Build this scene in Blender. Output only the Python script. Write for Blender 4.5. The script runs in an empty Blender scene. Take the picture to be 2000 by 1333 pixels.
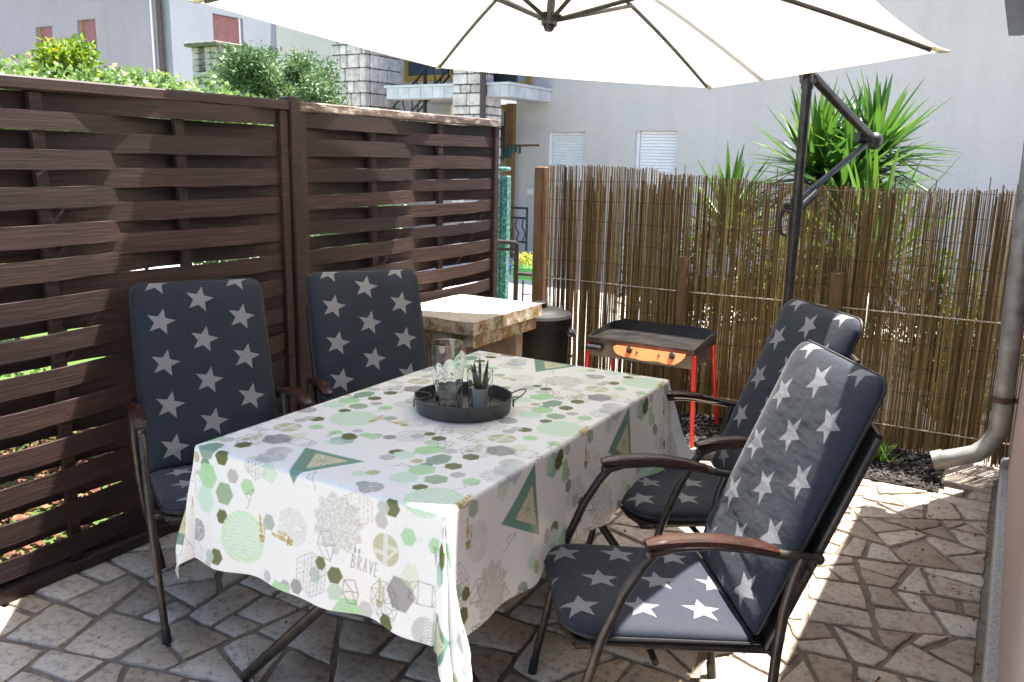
import bpy, math, random
import numpy as np
from mathutils import Vector, Matrix
random.seed(7); RNG = np.random.default_rng(11)
R = math.radians
SC = bpy.context.scene
COL = SC.collection

# ------------------------------------------------------------------ camera, sky, sun, exposure
cam_d = bpy.data.cameras.new('camera'); cam = bpy.data.objects.new('camera', cam_d); COL.objects.link(cam)
cam_d.sensor_width = 36; cam_d.lens = 29.903; cam_d.clip_start = .05; cam_d.clip_end = 500
cam.matrix_world = Matrix(((0.861049, -0.123664, 0.493256, 0), (0.508126, 0.170985, -0.84414, 0),
                           (0.020051, 0.977482, 0.210063, 1.55), (0, 0, 0, 1)))
SC.camera = cam
SUNV = Vector((1, 2.0, 7.0)).normalized()
elev = math.asin(SUNV.z); azim = math.atan2(SUNV.x, SUNV.y)
w = bpy.data.worlds.new('World'); SC.world = w; w.use_nodes = True
nt = w.node_tree; bg = nt.nodes['Background']
sky = nt.nodes.new('ShaderNodeTexSky'); sky.sky_type = 'NISHITA'; sky.sun_disc = False
sky.sun_elevation = elev; sky.sun_rotation = azim; sky.air_density = 1.0; sky.dust_density = 1.0
nt.links.new(sky.outputs[0], bg.inputs[0]); bg.inputs[1].default_value = 0.085
sd = bpy.data.lights.new('sun', 'SUN'); so = bpy.data.objects.new('sun', sd); COL.objects.link(so)
sd.energy = 5.0; sd.angle = R(.55); sd.color = (1, .955, .88)
so.rotation_euler = SUNV.to_track_quat('Z', 'Y').to_euler(); so.location = (3, 8, 12)
SC.view_settings.view_transform = 'Standard'; SC.view_settings.look = 'None'
SC.view_settings.exposure = 2.18; SC.view_settings.gamma = 1

# ------------------------------------------------------------------ materials
def new_mat(name):
    m = bpy.data.materials.new(name); m.use_nodes = True
    return m, m.node_tree, m.node_tree.nodes['Principled BSDF']
def mathn(t, op, a, b=None, c=None):
    n = t.nodes.new('ShaderNodeMath'); n.operation = op
    for i, x in enumerate((a, b, c)):
        if x is None: continue
        if isinstance(x, (int, float)): n.inputs[i].default_value = x
        else: t.links.new(x, n.inputs[i])
    return n.outputs[0]
def mixc(t, f, a, b):
    n = t.nodes.new('ShaderNodeMix'); n.data_type = 'RGBA'
    for s, x in ((0, f), (6, a), (7, b)):
        if isinstance(x, (int, float)): n.inputs[s].default_value = x
        elif isinstance(x, tuple): n.inputs[s].default_value = (*x[:3], 1)
        else: t.links.new(x, n.inputs[s])
    return n.outputs[2]
def noise(t, scale, detail=4, stretch=None, coord='Object', rough=.55):
    tc = t.nodes.new('ShaderNodeTexCoord'); n = t.nodes.new('ShaderNodeTexNoise')
    n.inputs['Scale'].default_value = scale; n.inputs['Detail'].default_value = detail; n.inputs['Roughness'].default_value = rough
    if stretch:
        mp = t.nodes.new('ShaderNodeMapping'); mp.inputs['Scale'].default_value = stretch
        t.links.new(tc.outputs[coord], mp.inputs[0]); t.links.new(mp.outputs[0], n.inputs[0])
    else: t.links.new(tc.outputs[coord], n.inputs[0])
    return n.outputs[0]
def ramp(t, f, stops):
    n = t.nodes.new('ShaderNodeValToRGB'); t.links.new(f, n.inputs[0]); cr = n.color_ramp
    while len(cr.elements) < len(stops): cr.elements.new(.5)
    for e, (p, c) in zip(cr.elements, stops):
        e.position = p; e.color = (*c, 1) if len(c) == 3 else c
    return n.outputs[0]
def attr(t, name='rnd'):
    n = t.nodes.new('ShaderNodeAttribute'); n.attribute_name = name; return n
def bumpn(t, h, strength, dist, b):
    n = t.nodes.new('ShaderNodeBump'); n.inputs['Strength'].default_value = strength; n.inputs['Distance'].default_value = dist
    t.links.new(h, n.inputs['Height']); t.links.new(n.outputs[0], b.inputs['Normal'])
def M(name, c1, c2=None, scale=8, rough=.6, metal=0, bump=0, bdist=.01, stretch=None, detail=5, rnd=0, spec=.5, lo=.35, hi=.65):
    m, t, b = new_mat(name); c2 = c2 or c1
    nz = noise(t, scale, detail, stretch)
    col = ramp(t, nz, [(lo, c1), (hi, c2)])
    if rnd:
        a = attr(t); f = mathn(t, 'MULTIPLY_ADD', a.outputs['Fac'], rnd, 1 - rnd / 2)
        n = t.nodes.new('ShaderNodeVectorMath'); n.operation = 'SCALE'; t.links.new(col, n.inputs[0]); t.links.new(f, n.inputs[3]); col = n.outputs[0]
    t.links.new(col, b.inputs['Base Color'])
    b.inputs['Roughness'].default_value = rough; b.inputs['Metallic'].default_value = metal; b.inputs['Specular IOR Level'].default_value = spec
    if bump: bumpn(t, nz, bump, bdist, b)
    return m
def leafmat(name, stops, trans=.45, rough=.45):
    m, t, b = new_mat(name); a = attr(t)
    col = ramp(t, a.outputs['Fac'], stops); t.links.new(col, b.inputs['Base Color']); b.inputs['Roughness'].default_value = rough
    tr = t.nodes.new('ShaderNodeBsdfTranslucent'); t.links.new(col, tr.inputs[0])
    mx = t.nodes.new('ShaderNodeMixShader'); mx.inputs[0].default_value = trans
    t.links.new(b.outputs[0], mx.inputs[1]); t.links.new(tr.outputs[0], mx.inputs[2])
    t.links.new(mx.outputs[0], t.nodes['Material Output'].inputs[0])
    return m

def fence_wood():
    m, t, b = new_mat('dark stained wood')
    g = noise(t, 6, 8, (6, .55, 22), rough=.65)
    g2 = noise(t, 2.2, 4)
    c = ramp(t, g, [(.3, (.012, .0048, .0038)), (.5, (.030, .0135, .0108)), (.72, (.066, .035, .029))])
    a = attr(t); f = mathn(t, 'MULTIPLY_ADD', a.outputs['Fac'], .8, .6)
    n = t.nodes.new('ShaderNodeVectorMath'); n.operation = 'SCALE'; t.links.new(c, n.inputs[0]); t.links.new(f, n.inputs[3])
    worn = ramp(t, noise(t, 9, 9, (3, 1, 9), rough=.7), [(.69, (0, 0, 0)), (.75, (1, 1, 1))])
    c2 = mixc(t, worn, n.outputs[0], (.20, .15, .12))
    knot = ramp(t, g2, [(.74, (0, 0, 0)), (.80, (1, 1, 1))])
    c3 = mixc(t, knot, c2, (.22, .10, .035))
    t.links.new(c3, b.inputs['Base Color']); b.inputs['Roughness'].default_value = .62
    bumpn(t, g, .35, .004, b); return m
def weathered_rail():
    m, t, b = new_mat('weathered stained wood')
    g = noise(t, 6, 8, (8, .8, 14), rough=.65)
    c = ramp(t, g, [(.3, (.05, .03, .025)), (.7, (.15, .10, .09))])
    worn = ramp(t, noise(t, 7, 8, (3, 1.2, 6), rough=.7), [(.50, (0, 0, 0)), (.60, (1, 1, 1))])
    t.links.new(mixc(t, worn, c, (.42, .37, .32)), b.inputs['Base Color']); b.inputs['Roughness'].default_value = .75
    bumpn(t, g, .4, .004, b); return m
def stone_paving():
    m, t, b = new_mat('limestone flags')
    a = attr(t)
    base = ramp(t, a.outputs['Fac'], [(0, (.35, .275, .21)), (.3, (.47, .39, .31)), (.55, (.54, .465, .385)), (.8, (.58, .52, .445)), (1, (.57, .465, .365))])
    n1 = noise(t, 5, 8, rough=.7); n2 = noise(t, 38, 6, rough=.75)
    st = ramp(t, n1, [(.35, (.80, .77, .74)), (.6, (1, 1, 1))])
    mul = t.nodes.new('ShaderNodeVectorMath'); mul.operation = 'MULTIPLY'; t.links.new(base, mul.inputs[0]); t.links.new(st, mul.inputs[1])
    pit = ramp(t, n2, [(.36, (.52, .48, .45)), (.50, (1, 1, 1))])
    mul2 = t.nodes.new('ShaderNodeVectorMath'); mul2.operation = 'MULTIPLY'; t.links.new(mul.outputs[0], mul2.inputs[0]); t.links.new(pit, mul2.inputs[1])
    t.links.new(mul2.outputs[0], b.inputs['Base Color']); b.inputs['Roughness'].default_value = .62
    h = mathn(t, 'ADD', mathn(t, 'MULTIPLY', n1, 1.0), mathn(t, 'MULTIPLY', n2, .4))
    bumpn(t, h, .55, .012, b); return m
def star_fabric():
    m, t, b = new_mat('navy fabric with stars')
    uv = t.nodes.new('ShaderNodeUVMap'); uv.uv_map = 'UVMap'
    sp = t.nodes.new('ShaderNodeSeparateXYZ'); t.links.new(uv.outputs[0], sp.inputs[0])
    U, V = sp.outputs[0], sp.outputs[1]; CU, CV, RS = .146, .157, .0525
    col = mathn(t, 'ROUND', mathn(t, 'DIVIDE', U, CU))
    odd = mathn(t, 'ABSOLUTE', mathn(t, 'MODULO', col, 2.0))
    v2 = mathn(t, 'ADD', V, mathn(t, 'MULTIPLY', odd, CV / 2))
    row = mathn(t, 'ROUND', mathn(t, 'DIVIDE', v2, CV))
    x = mathn(t, 'SUBTRACT', U, mathn(t, 'MULTIPLY', col, CU))
    y = mathn(t, 'SUBTRACT', v2, mathn(t, 'MULTIPLY', row, CV))
    r = mathn(t, 'SQRT', mathn(t, 'ADD', mathn(t, 'MULTIPLY', x, x), mathn(t, 'MULTIPLY', y, y)))
    th = mathn(t, 'ADD', mathn(t, 'ARCTAN2', x, y), 10 * 2 * math.pi / 5 - .27)
    s72 = 2 * math.pi / 5
    md = mathn(t, 'MODULO', th, s72)
    tp = mathn(t, 'SUBTRACT', s72 / 2, mathn(t, 'ABSOLUTE', mathn(t, 'SUBTRACT', md, s72 / 2)))
    k = .43
    den = mathn(t, 'ADD', mathn(t, 'SINE', tp), mathn(t, 'MULTIPLY', mathn(t, 'SINE', mathn(t, 'SUBTRACT', s72 / 2, tp)), k))
    rb = mathn(t, 'DIVIDE', RS * k * math.sin(s72 / 2), den)
    fz = noise(t, 350, 3, coord='UV')
    d = mathn(t, 'ADD', mathn(t, 'SUBTRACT', rb, r), mathn(t, 'MULTIPLY', mathn(t, 'SUBTRACT', fz, .5), .003))
    mask = mathn(t, 'MULTIPLY', mathn(t, 'MINIMUM', mathn(t, 'MAXIMUM', mathn(t, 'MULTIPLY_ADD', d, 700, .5), 0), 1), .93)
    wv = noise(t, 420, 3, (1, .25, 1), coord='UV'); wv2 = noise(t, 420, 3, (.25, 1, 1), coord='UV')
    ww = mathn(t, 'MULTIPLY', mathn(t, 'ADD', wv, wv2), .5)
    navy = ramp(t, ww, [(.35, (.003, .006, .0145)), (.65, (.0085, .0155, .030))])
    grey = ramp(t, ww, [(.35, (.15, .145, .155)), (.65, (.26, .255, .27))])
    t.links.new(mixc(t, mask, navy, grey), b.inputs['Base Color']); b.inputs['Roughness'].default_value = .8
    b.inputs['Sheen Weight'].default_value = .10; b.inputs['Sheen Roughness'].default_value = .4
    wr = noise(t, 5.5, 3, (1, 2.2, 1), coord='UV')
    hh = mathn(t, 'ADD', mathn(t, 'MULTIPLY', wr, 1.0), mathn(t, 'MULTIPLY', ww, .06))
    bumpn(t, hh, .28, .02, b); return m
def cloth_mat():
    m, t, b = new_mat('printed oilcloth'); a = attr(t, 'print')
    t.links.new(a.outputs['Color'], b.inputs['Base Color']); b.inputs['Roughness'].default_value = .34
    b.inputs['Specular IOR Level'].default_value = .45
    tr = t.nodes.new('ShaderNodeBsdfTranslucent'); t.links.new(a.outputs['Color'], tr.inputs[0])
    mx = t.nodes.new('ShaderNodeMixShader'); mx.inputs[0].default_value = .22
    t.links.new(b.outputs[0], mx.inputs[1]); t.links.new(tr.outputs[0], mx.inputs[2]); t.links.new(mx.outputs[0], t.nodes['Material Output'].inputs[0])
    bumpn(t, noise(t, 7, 3), .25, .012, b); return m
def canopy_mat():
    m, t, b = new_mat('cream canopy fabric')
    c = ramp(t, noise(t, 600, 2), [(.3, (.90, .875, .81)), (.7, (.95, .93, .87))])
    t.links.new(c, b.inputs['Base Color']); b.inputs['Roughness'].default_value = .9
    tr = t.nodes.new('ShaderNodeBsdfTranslucent'); t.links.new(c, tr.inputs[0])
    mx = t.nodes.new('ShaderNodeMixShader'); mx.inputs[0].default_value = .52
    t.links.new(b.outputs[0], mx.inputs[1]); t.links.new(tr.outputs[0], mx.inputs[2]); t.links.new(mx.outputs[0], t.nodes['Material Output'].inputs[0])
    return m
def glass_mat():
    m, t, b = new_mat('clear glass'); b.inputs['Transmission Weight'].default_value = 1; b.inputs['Roughness'].default_value = .0
    b.inputs['IOR'].default_value = 1.47; b.inputs['Base Color'].default_value = (.97, .985, .98, 1)
    nz = noise(t, 30, 2); bumpn(t, nz, .03, .002, b); return m
def reed_mat():
    m, t, b = new_mat('dry reed'); a = attr(t)
    c = ramp(t, a.outputs['Fac'], [(0, (.12, .070, .026)), (.4, (.26, .175, .070)), (.75, (.40, .295, .130)), (1, (.56, .45, .26))])
    g = noise(t, 25, 5, (8, 8, .6)); c2 = ramp(t, g, [(.3, (.6, .6, .6)), (.65, (1.1, 1.05, 1.0))])
    mu = t.nodes.new('ShaderNodeVectorMath'); mu.operation = 'MULTIPLY'; t.links.new(c, mu.inputs[0]); t.links.new(c2, mu.inputs[1])
    t.links.new(mu.outputs[0], b.inputs['Base Color']); b.inputs['Roughness'].default_value = .5
    tr = t.nodes.new('ShaderNodeBsdfTranslucent'); t.links.new(mu.outputs[0], tr.inputs[0])
    mx = t.nodes.new('ShaderNodeMixShader'); mx.inputs[0].default_value = .42
    t.links.new(b.outputs[0], mx.inputs[1]); t.links.new(tr.outputs[0], mx.inputs[2]); t.links.new(mx.outputs[0], t.nodes['Material Output'].inputs[0])
    return m
def mossy_stone():
    m, t, b = new_mat('lichened concrete')
    n1 = noise(t, 14, 8, rough=.7); n2 = noise(t, 6, 6, rough=.7); n3 = noise(t, 45, 5)
    tc = t.nodes.new('ShaderNodeNewGeometry'); sp = t.nodes.new('ShaderNodeSeparateXYZ'); t.links.new(tc.outputs['Normal'], sp.inputs[0])
    side = mathn(t, 'SUBTRACT', 1, mathn(t, 'ABSOLUTE', sp.outputs[2]))
    c = ramp(t, n3, [(.3, (.34, .29, .22)), (.7, (.56, .50, .41))])
    lich = mathn(t, 'MULTIPLY', ramp(t, n1, [(.42, (0, 0, 0)), (.55, (1, 1, 1))]), side)
    c2 = mixc(t, mathn(t, 'MULTIPLY', lich, .92), c, ramp(t, n2, [(.38, (.09, .075, .012)), (.47, (.20, .15, .02)), (.54, (.24, .085, .018)), (.64, (.03, .03, .012))]))
    t.links.new(c2, b.inputs['Base Color']); b.inputs['Roughness'].default_value = .85
    bumpn(t, n1, .7, .015, b); return m
def render_mat(name, c):
    m, t, b = new_mat(name)
    big = ramp(t, noise(t, .45, 6, rough=.65), [(.35, (.94, .935, .93)), (.62, (1.02, 1.02, 1.02))])
    drip = ramp(t, noise(t, 1.0, 5, (2.2, 2.2, .16), rough=.6), [(.36, (.95, .945, .94)), (.55, (1, 1, 1))])
    gr = noise(t, 42, 6, rough=.7); fine = ramp(t, gr, [(.3, (.88, .88, .88)), (.7, (1.06, 1.06, 1.06))])
    col = c
    n0 = t.nodes.new('ShaderNodeRGB'); n0.outputs[0].default_value = (*c, 1); o = n0.outputs[0]
    for x in (big, drip, fine):
        v = t.nodes.new('ShaderNodeVectorMath'); v.operation = 'MULTIPLY'; t.links.new(o, v.inputs[0]); t.links.new(x, v.inputs[1]); o = v.outputs[0]
    t.links.new(o, b.inputs['Base Color']); b.inputs['Roughness'].default_value = .95
    bumpn(t, gr, .6, .03, b); return m
def lawn_mat():
    m, t, b = new_mat('grass'); n = noise(t, 30, 6, rough=.8)
    t.links.new(ramp(t, n, [(.3, (.04, .09, .012)), (.7, (.17, .28, .04))]), b.inputs['Base Color']); b.inputs['Roughness'].default_value = .8
    bumpn(t, n, .8, .05, b); return m

MT = dict(
    wood=fence_wood(), rail=weathered_rail(), stone=stone_paving(), star=star_fabric(), cloth=cloth_mat(), canopy=canopy_mat(),
    glass=glass_mat(), reed=reed_mat(), mossy=mossy_stone(), lawn=lawn_mat(),
    mortar=M('grey brown mortar', (.14, .112, .088), (.23, .19, .15), 18, .9, bump=.5, bdist=.008, detail=9),
    soil=M('dark soil', (.012, .010, .008), (.04, .032, .026), 60, .95, bump=1, bdist=.03),
    bark=M('bark chips', (.10, .035, .018), (.28, .12, .07), 40, .9, rnd=.8),
    yard=M('pale concrete ground', (.42, .41, .39), (.56, .54, .50), 5, .9, bump=.3),
    render=render_mat('grey white roughcast', (.60, .56, .53)),
    render2=render_mat('pale lilac render', (.30, .285, .31)),
    render3=render_mat('pale blue render', (.23, .255, .285)),
    pink=M('pink roughcast', (.36, .27, .25), (.43, .33, .30), 90, .95, bump=.6, bdist=.01),
    plinthm=M('speckled grey plinth', (.25, .25, .24), (.5, .5, .48), 160, .9, bump=.4, bdist=.004),
    pstone=M('rough white limestone', (.44, .39, .37), (.70, .65, .62), 10, .9, bump=.8, bdist=.03, rnd=.35, detail=8),
    joint=M('dark joint', (.05, .045, .045), (.10, .09, .085), 20, .95),
    marble=M('pale marble tile', (.44, .46, .50), (.58, .59, .62), 6, .5, rnd=.12),
    soffit=M('soffit paint', (.42, .40, .40), (.48, .46, .45), 3, .9),
    ochre=M('ochre painted frame', (.38, .22, .03), (.46, .28, .05), 9, .6),
    brownp=M('brown painted metal', (.045, .03, .028), (.07, .048, .042), 14, .5),
    blackm=M('black iron', (.012, .012, .016), (.03, .03, .035), 20, .5, metal=.4),
    darkglass=M('window glass', (.05, .065, .08), (.10, .13, .16), 2, .06, spec=.8),
    redsh=M('dusty red shutter', (.21, .085, .09), (.26, .115, .115), 7, .7),
    whitesh=M('white shutter', (.72, .72, .74), (.80, .80, .81), 7, .6),
    zinc=M('galvanised pipe', (.20, .20, .19), (.36, .355, .33), 12, .5, metal=.45, bump=.15, bdist=.003, detail=9),
    rust=M('brown clamp', (.06, .03, .03), (.10, .05, .04), 20, .7),
    gunm=M('dark grey metal gutter', (.05, .055, .065), (.09, .095, .11), 10, .4, metal=.6),
    frame=M('dark bronze tube', (.040, .034, .030), (.075, .062, .052), 30, .34, metal=.55, detail=3),
    armw=M('varnished brown wood', (.016, .006, .004), (.050, .015, .008), 12, .25, stretch=(1, 9, 9), detail=6, spec=.6),
    textil=M('black sling mesh', (.012, .012, .014), (.03, .03, .032), 500, .85),
    piping=M('black piping', (.008, .008, .010), (.014, .014, .016), 50, .6),
    alum=M('dark grey aluminium', (.030, .029, .030), (.055, .052, .052), 20, .36, metal=.5),
    blackp=M('black plastic', (.012, .012, .013), (.025, .025, .027), 40, .4),
    trayc=M('grey enamel tray', (.035, .037, .038), (.06, .062, .062), 30, .45, bump=.05, bdist=.002),
    potw=M('white ceramic pot', (.62, .62, .64), (.68, .68, .70), 10, .35),
    succ=M('dark green succulent', (.020, .032, .012), (.055, .065, .025), 160, .5, lo=.45, hi=.55),
    red=M('red enamel', (.62, .022, .012), (.72, .03, .015), 12, .3),
    orange=M('orange enamel', (.80, .17, .05), (.86, .22, .075), 12, .3),
    griddle=M('black enamelled steel', (.014, .013, .013), (.045, .04, .038), 9, .33, metal=.3, bump=.2, bdist=.004, detail=8),
    steel=M('browned steel', (.10, .07, .055), (.24, .19, .15), 7, .35, metal=.8, detail=7),
    paleplate=M('grey steel panel', (.16, .14, .12), (.28, .26, .23), 7, .4, metal=.6),
    tan=M('tan concrete', (.23, .17, .12), (.34, .26, .19), 10, .9, bump=.4),
    bin=M('dark bin plastic', (.007, .006, .006), (.014, .012, .011), 12, .55, spec=.25),
    postw=M('warm brown post', (.11, .048, .018), (.19, .092, .038), 5, .7, stretch=(6, 6, .8), detail=7),
    stakew=M('weathered round stake', (.085, .045, .014), (.15, .085, .03), 6, .75, stretch=(6, 6, .8), detail=7),
    seam_light=M('pale cane', (.30, .22, .15), (.52, .42, .32), 30, .6, rnd=.3),  # pale tone stands for light passing through the reed seams
    twine=M('dark wire', (.03, .02, .015), (.05, .035, .03), 30, .8),
    trunk=M('grey bark', (.09, .065, .045), (.17, .13, .10), 20, .95, bump=.8, bdist=.02),
    teal=M('worn teal paint', (.02, .15, .115), (.20, .34, .30), 45, .7, lo=.45, hi=.6, detail=7),
    planterg=M('green planter', (.05, .20, .05), (.08, .26, .07), 6, .5),
    blue=M('blue plastic', (.02, .03, .22), (.03, .04, .28), 6, .5),
    white=M('white plastic', (.7, .7, .7), None, 6, .5),
    brick=M('pale slurried brick', (.46, .39, .36), (.62, .55, .51), 9, .9, rnd=.25, bump=.3),
    cap=M('mossy cap stone', (.12, .12, .09), (.24, .23, .18), 14, .95, bump=.5),
    stair=M('brown red steps', (.16, .09, .08), (.22, .13, .12), 6, .8),
    cotto=M('pinkish tile step', (.50, .42, .36), (.60, .5, .44), 6, .8),
    lf_yucca=leafmat('yucca leaf', [(0, (.22, .15, .06)), (.035, (.014, .05, .012)), (.5, (.045, .13, .018)), (1, (.14, .27, .03))], .33, .3),
    lf_bush=leafmat('yellow green leaf', [(0, (.06, .14, .015)), (.55, (.20, .32, .02)), (.9, (.33, .36, .02)), (1, (.42, .12, .03))]),
    lf_ivy=leafmat('ivy leaf', [(0, (.07, .15, .04)), (.6, (.22, .34, .09)), (1, (.50, .58, .28))], .4, .3),
    lf_olive=leafmat('grey green leaf', [(0, (.03, .075, .025)), (.6, (.11, .20, .06)), (1, (.28, .37, .20))], .35),
    lf_shrub=leafmat('shrub leaf', [(0, (.04, .07, .012)), (.6, (.12, .17, .025)), (1, (.28, .27, .05))], .55),
    lf_herb=leafmat('herb leaf', [(0, (.05, .13, .02)), (1, (.22, .36, .06))], .5),
    lf_yel=leafmat('yellow flower', [(0, (.35, .36, .04)), (1, (.6, .58, .12))], .4),
    grit=M('mulch chips', (.012, .010, .009), (.05, .042, .036), 30, .8, rnd=1.0),
)

# ------------------------------------------------------------------ mesh builder
class MB:
    def __init__(s): s.v = []; s.f = []; s.r = []; s.uv = None
    def add(s, vs, fs, r=None):
        o = len(s.v); s.v += [tuple(p) for p in vs]; s.f += [tuple(o + i for i in f) for f in fs]
        s.r += [random.random() if r is None else r] * len(vs); return s
    def box(s, a, b, r=None, bev=0):
        x0, y0, z0 = a; x1, y1, z1 = b
        x0, x1 = min(x0, x1), max(x0, x1); y0, y1 = min(y0, y1), max(y0, y1); z0, z1 = min(z0, z1), max(z0, z1)
        if bev:
            e = min(bev, (x1 - x0) / 2.2, (y1 - y0) / 2.2, (z1 - z0) / 2.2)
            vs = []
            for z in (z0, z1):
                for (x, y) in ((x0, y0), (x1, y0), (x1, y1), (x0, y1)):
                    cx = e if x == x0 else -e; cy = e if y == y0 else -e; cz = e if z == z0 else -e
                    vs += [(x, y + cy, z + cz), (x + cx, y, z + cz), (x + cx, y + cy, z)]
            import bmesh
            bm = bmesh.new(); [bm.verts.new(p) for p in vs]
            res = bmesh.ops.convex_hull(bm, input=bm.verts[:]); bm.verts.index_update()
            bm.verts.ensure_lookup_table()
            V = [tuple(q.co) for q in bm.verts]; F = [tuple(q.index for q in f.verts) for f in bm.faces]; bm.free()
            return s.add(V, F, r)
        vs = [(x0, y0, z0), (x1, y0, z0), (x1, y1, z0), (x0, y1, z0), (x0, y0, z1), (x1, y0, z1), (x1, y1, z1), (x0, y1, z1)]
        return s.add(vs, [(0, 3, 2, 1), (4, 5, 6, 7), (0, 1, 5, 4), (1, 2, 6, 5), (2, 3, 7, 6), (3, 0, 4, 7)], r)
    def tube(s, pts, rad, n=10, cap=True, r=None, flat=1.0):
        pts = [Vector(p) for p in pts]; rads = rad if isinstance(rad, (list, tuple)) else [rad] * len(pts)
        vs = []; up = None
        for i, p in enumerate(pts):
            d = (pts[min(i + 1, len(pts) - 1)] - pts[max(i - 1, 0)]).normalized()
            if up is None: up = Vector((0, 0, 1)) if abs(d.z) < .9 else Vector((1, 0, 0))
            a = d.cross(up).normalized(); b = a.cross(d).normalized(); up = b
            for k in range(n):
                t = 2 * math.pi * k / n
                vs.append(p + a * math.cos(t) * rads[i] + b * math.sin(t) * rads[i] * flat)
        fs = []
        for i in range(len(pts) - 1):
            for k in range(n):
                k2 = (k + 1) % n
                fs.append((i * n + k, i * n + k2, (i + 1) * n + k2, (i + 1) * n + k))
        if cap: fs += [tuple(range(n))[::-1], tuple(range((len(pts) - 1) * n, len(pts) * n))]
        return s.add(vs, fs, r)
    def lathe(s, prof, c=(0, 0, 0), n=32, close=False, r=None, ripple=None):
        vs = []; m = len(prof)
        for j, (q, z) in enumerate(prof):
            for k in range(n):
                t = 2 * math.pi * k / n; rr = q * (ripple(t, z) if ripple else 1)
                vs.append((c[0] + rr * math.cos(t), c[1] + rr * math.sin(t), c[2] + z))
        fs = []
        for j in range(m - 1 + (1 if close else 0)):
            j2 = (j + 1) % m
            for k in range(n): fs.append((j * n + k, j * n + (k + 1) % n, j2 * n + (k + 1) % n, j2 * n + k))
        if not close:
            if prof[0][0] > 1e-6: fs.append(tuple(range(n))[::-1])
            if prof[-1][0] > 1e-6: fs.append(tuple(range((m - 1) * n, m * n)))
        return s.add(vs, fs, r)
    def prism(s, poly, axis, a, b, r=None):   # poly = 2D points of the other two axes, extruded along axis
        def P(u, v, w): return {0: (w, u, v), 1: (u, w, v), 2: (u, v, w)}[axis]
        n = len(poly); vs = [P(u, v, a) for u, v in poly] + [P(u, v, b) for u, v in poly]
        fs = [tuple(range(n))[::-1], tuple(range(n, 2 * n))] + [(i, (i + 1) % n, n + (i + 1) % n, n + i) for i in range(n)]
        return s.add(vs, fs, r)
    def sphere(s, c, rad, n=16, sz=1, r=None):
        pr = [(rad * math.sin(math.pi * i / (n // 2)), -rad * sz * math.cos(math.pi * i / (n // 2))) for i in range(n // 2 + 1)]
        return s.lathe(pr, c, n, r=r)
    def xf(s, m):
        s.v = [tuple(m @ Vector(p)) for p in s.v]; return s
    def build(s, name, mat, parent=None, smooth=True, angle=35):
        me = bpy.data.meshes.new(name); me.from_pydata(s.v, [], s.f); me.validate(); me.update()
        import bmesh
        bm = bmesh.new(); bm.from_mesh(me); bmesh.ops.recalc_face_normals(bm, faces=bm.faces[:]); bm.to_mesh(me); bm.free()
        if len(s.r) == len(me.vertices):
            at = me.attributes.new('rnd', 'FLOAT', 'POINT'); at.data.foreach_set('value', s.r)
        me.materials.append(mat)
        if smooth:
            me.polygons.foreach_set('use_smooth', [True] * len(me.polygons)); me.set_sharp_from_angle(angle=R(angle))
        o = bpy.data.objects.new(name, me); COL.objects.link(o); o.parent = parent
        return o
def tag(o, label=None, cat=None, group=None, kind=None):
    for k, v in (('label', label), ('category', cat), ('group', group), ('kind', kind)):
        if v: o[k] = v
    return o
def thing(name, label, cat, loc=(0, 0, 0), group=None):
    o = bpy.data.objects.new(name, None); COL.objects.link(o); o.location = loc; o.empty_display_size = .1
    tag(o, label, cat, group); return o
def rel(o, parent):      # parts built in world coordinates are moved under a thing that stands elsewhere
    o.parent = parent; o.data.transform(Matrix.Translation(-parent.location)); return o
def children(o): return [c for c in bpy.data.objects if c.parent == o]
def copy_tree(o, parent=None):
    c = o.copy(); COL.objects.link(c); c.parent = parent
    for ch in children(o): copy_tree(ch, c)
    return c

# ------------------------------------------------------------------ ground
g = MB().box((-2.95, .0, -.1), (.6, 5.2, -.006)); tag(g.build('patio_mortar', MT['mortar'], smooth=False), kind='structure')
g = MB().add([(-60, 4.9, -.035), (40, 4.9, -.035), (40, 60, -.035), (-60, 60, -.035)], [(0, 1, 2, 3)]); tag(g.build('yard_ground', MT['yard'], smooth=False), kind='structure')
g = MB().add([(-60, -12, -.05), (40, -12, -.05), (40, 4.9, -.05), (-60, 4.9, -.05)], [(0, 1, 2, 3)]); tag(g.build('ground', MT['yard'], smooth=False), kind='structure')
g = MB().add([(-30, -8, -.03), (-2.96, -8, -.03), (-2.96, 5.0, -.03), (-4.0, 6.4, -.03), (-5, 7.2, -.03), (-30, 7.2, -.03)], [(0, 1, 2, 3, 4, 5)]); tag(g.build('lawn', MT['lawn'], smooth=False), kind='structure')
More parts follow.
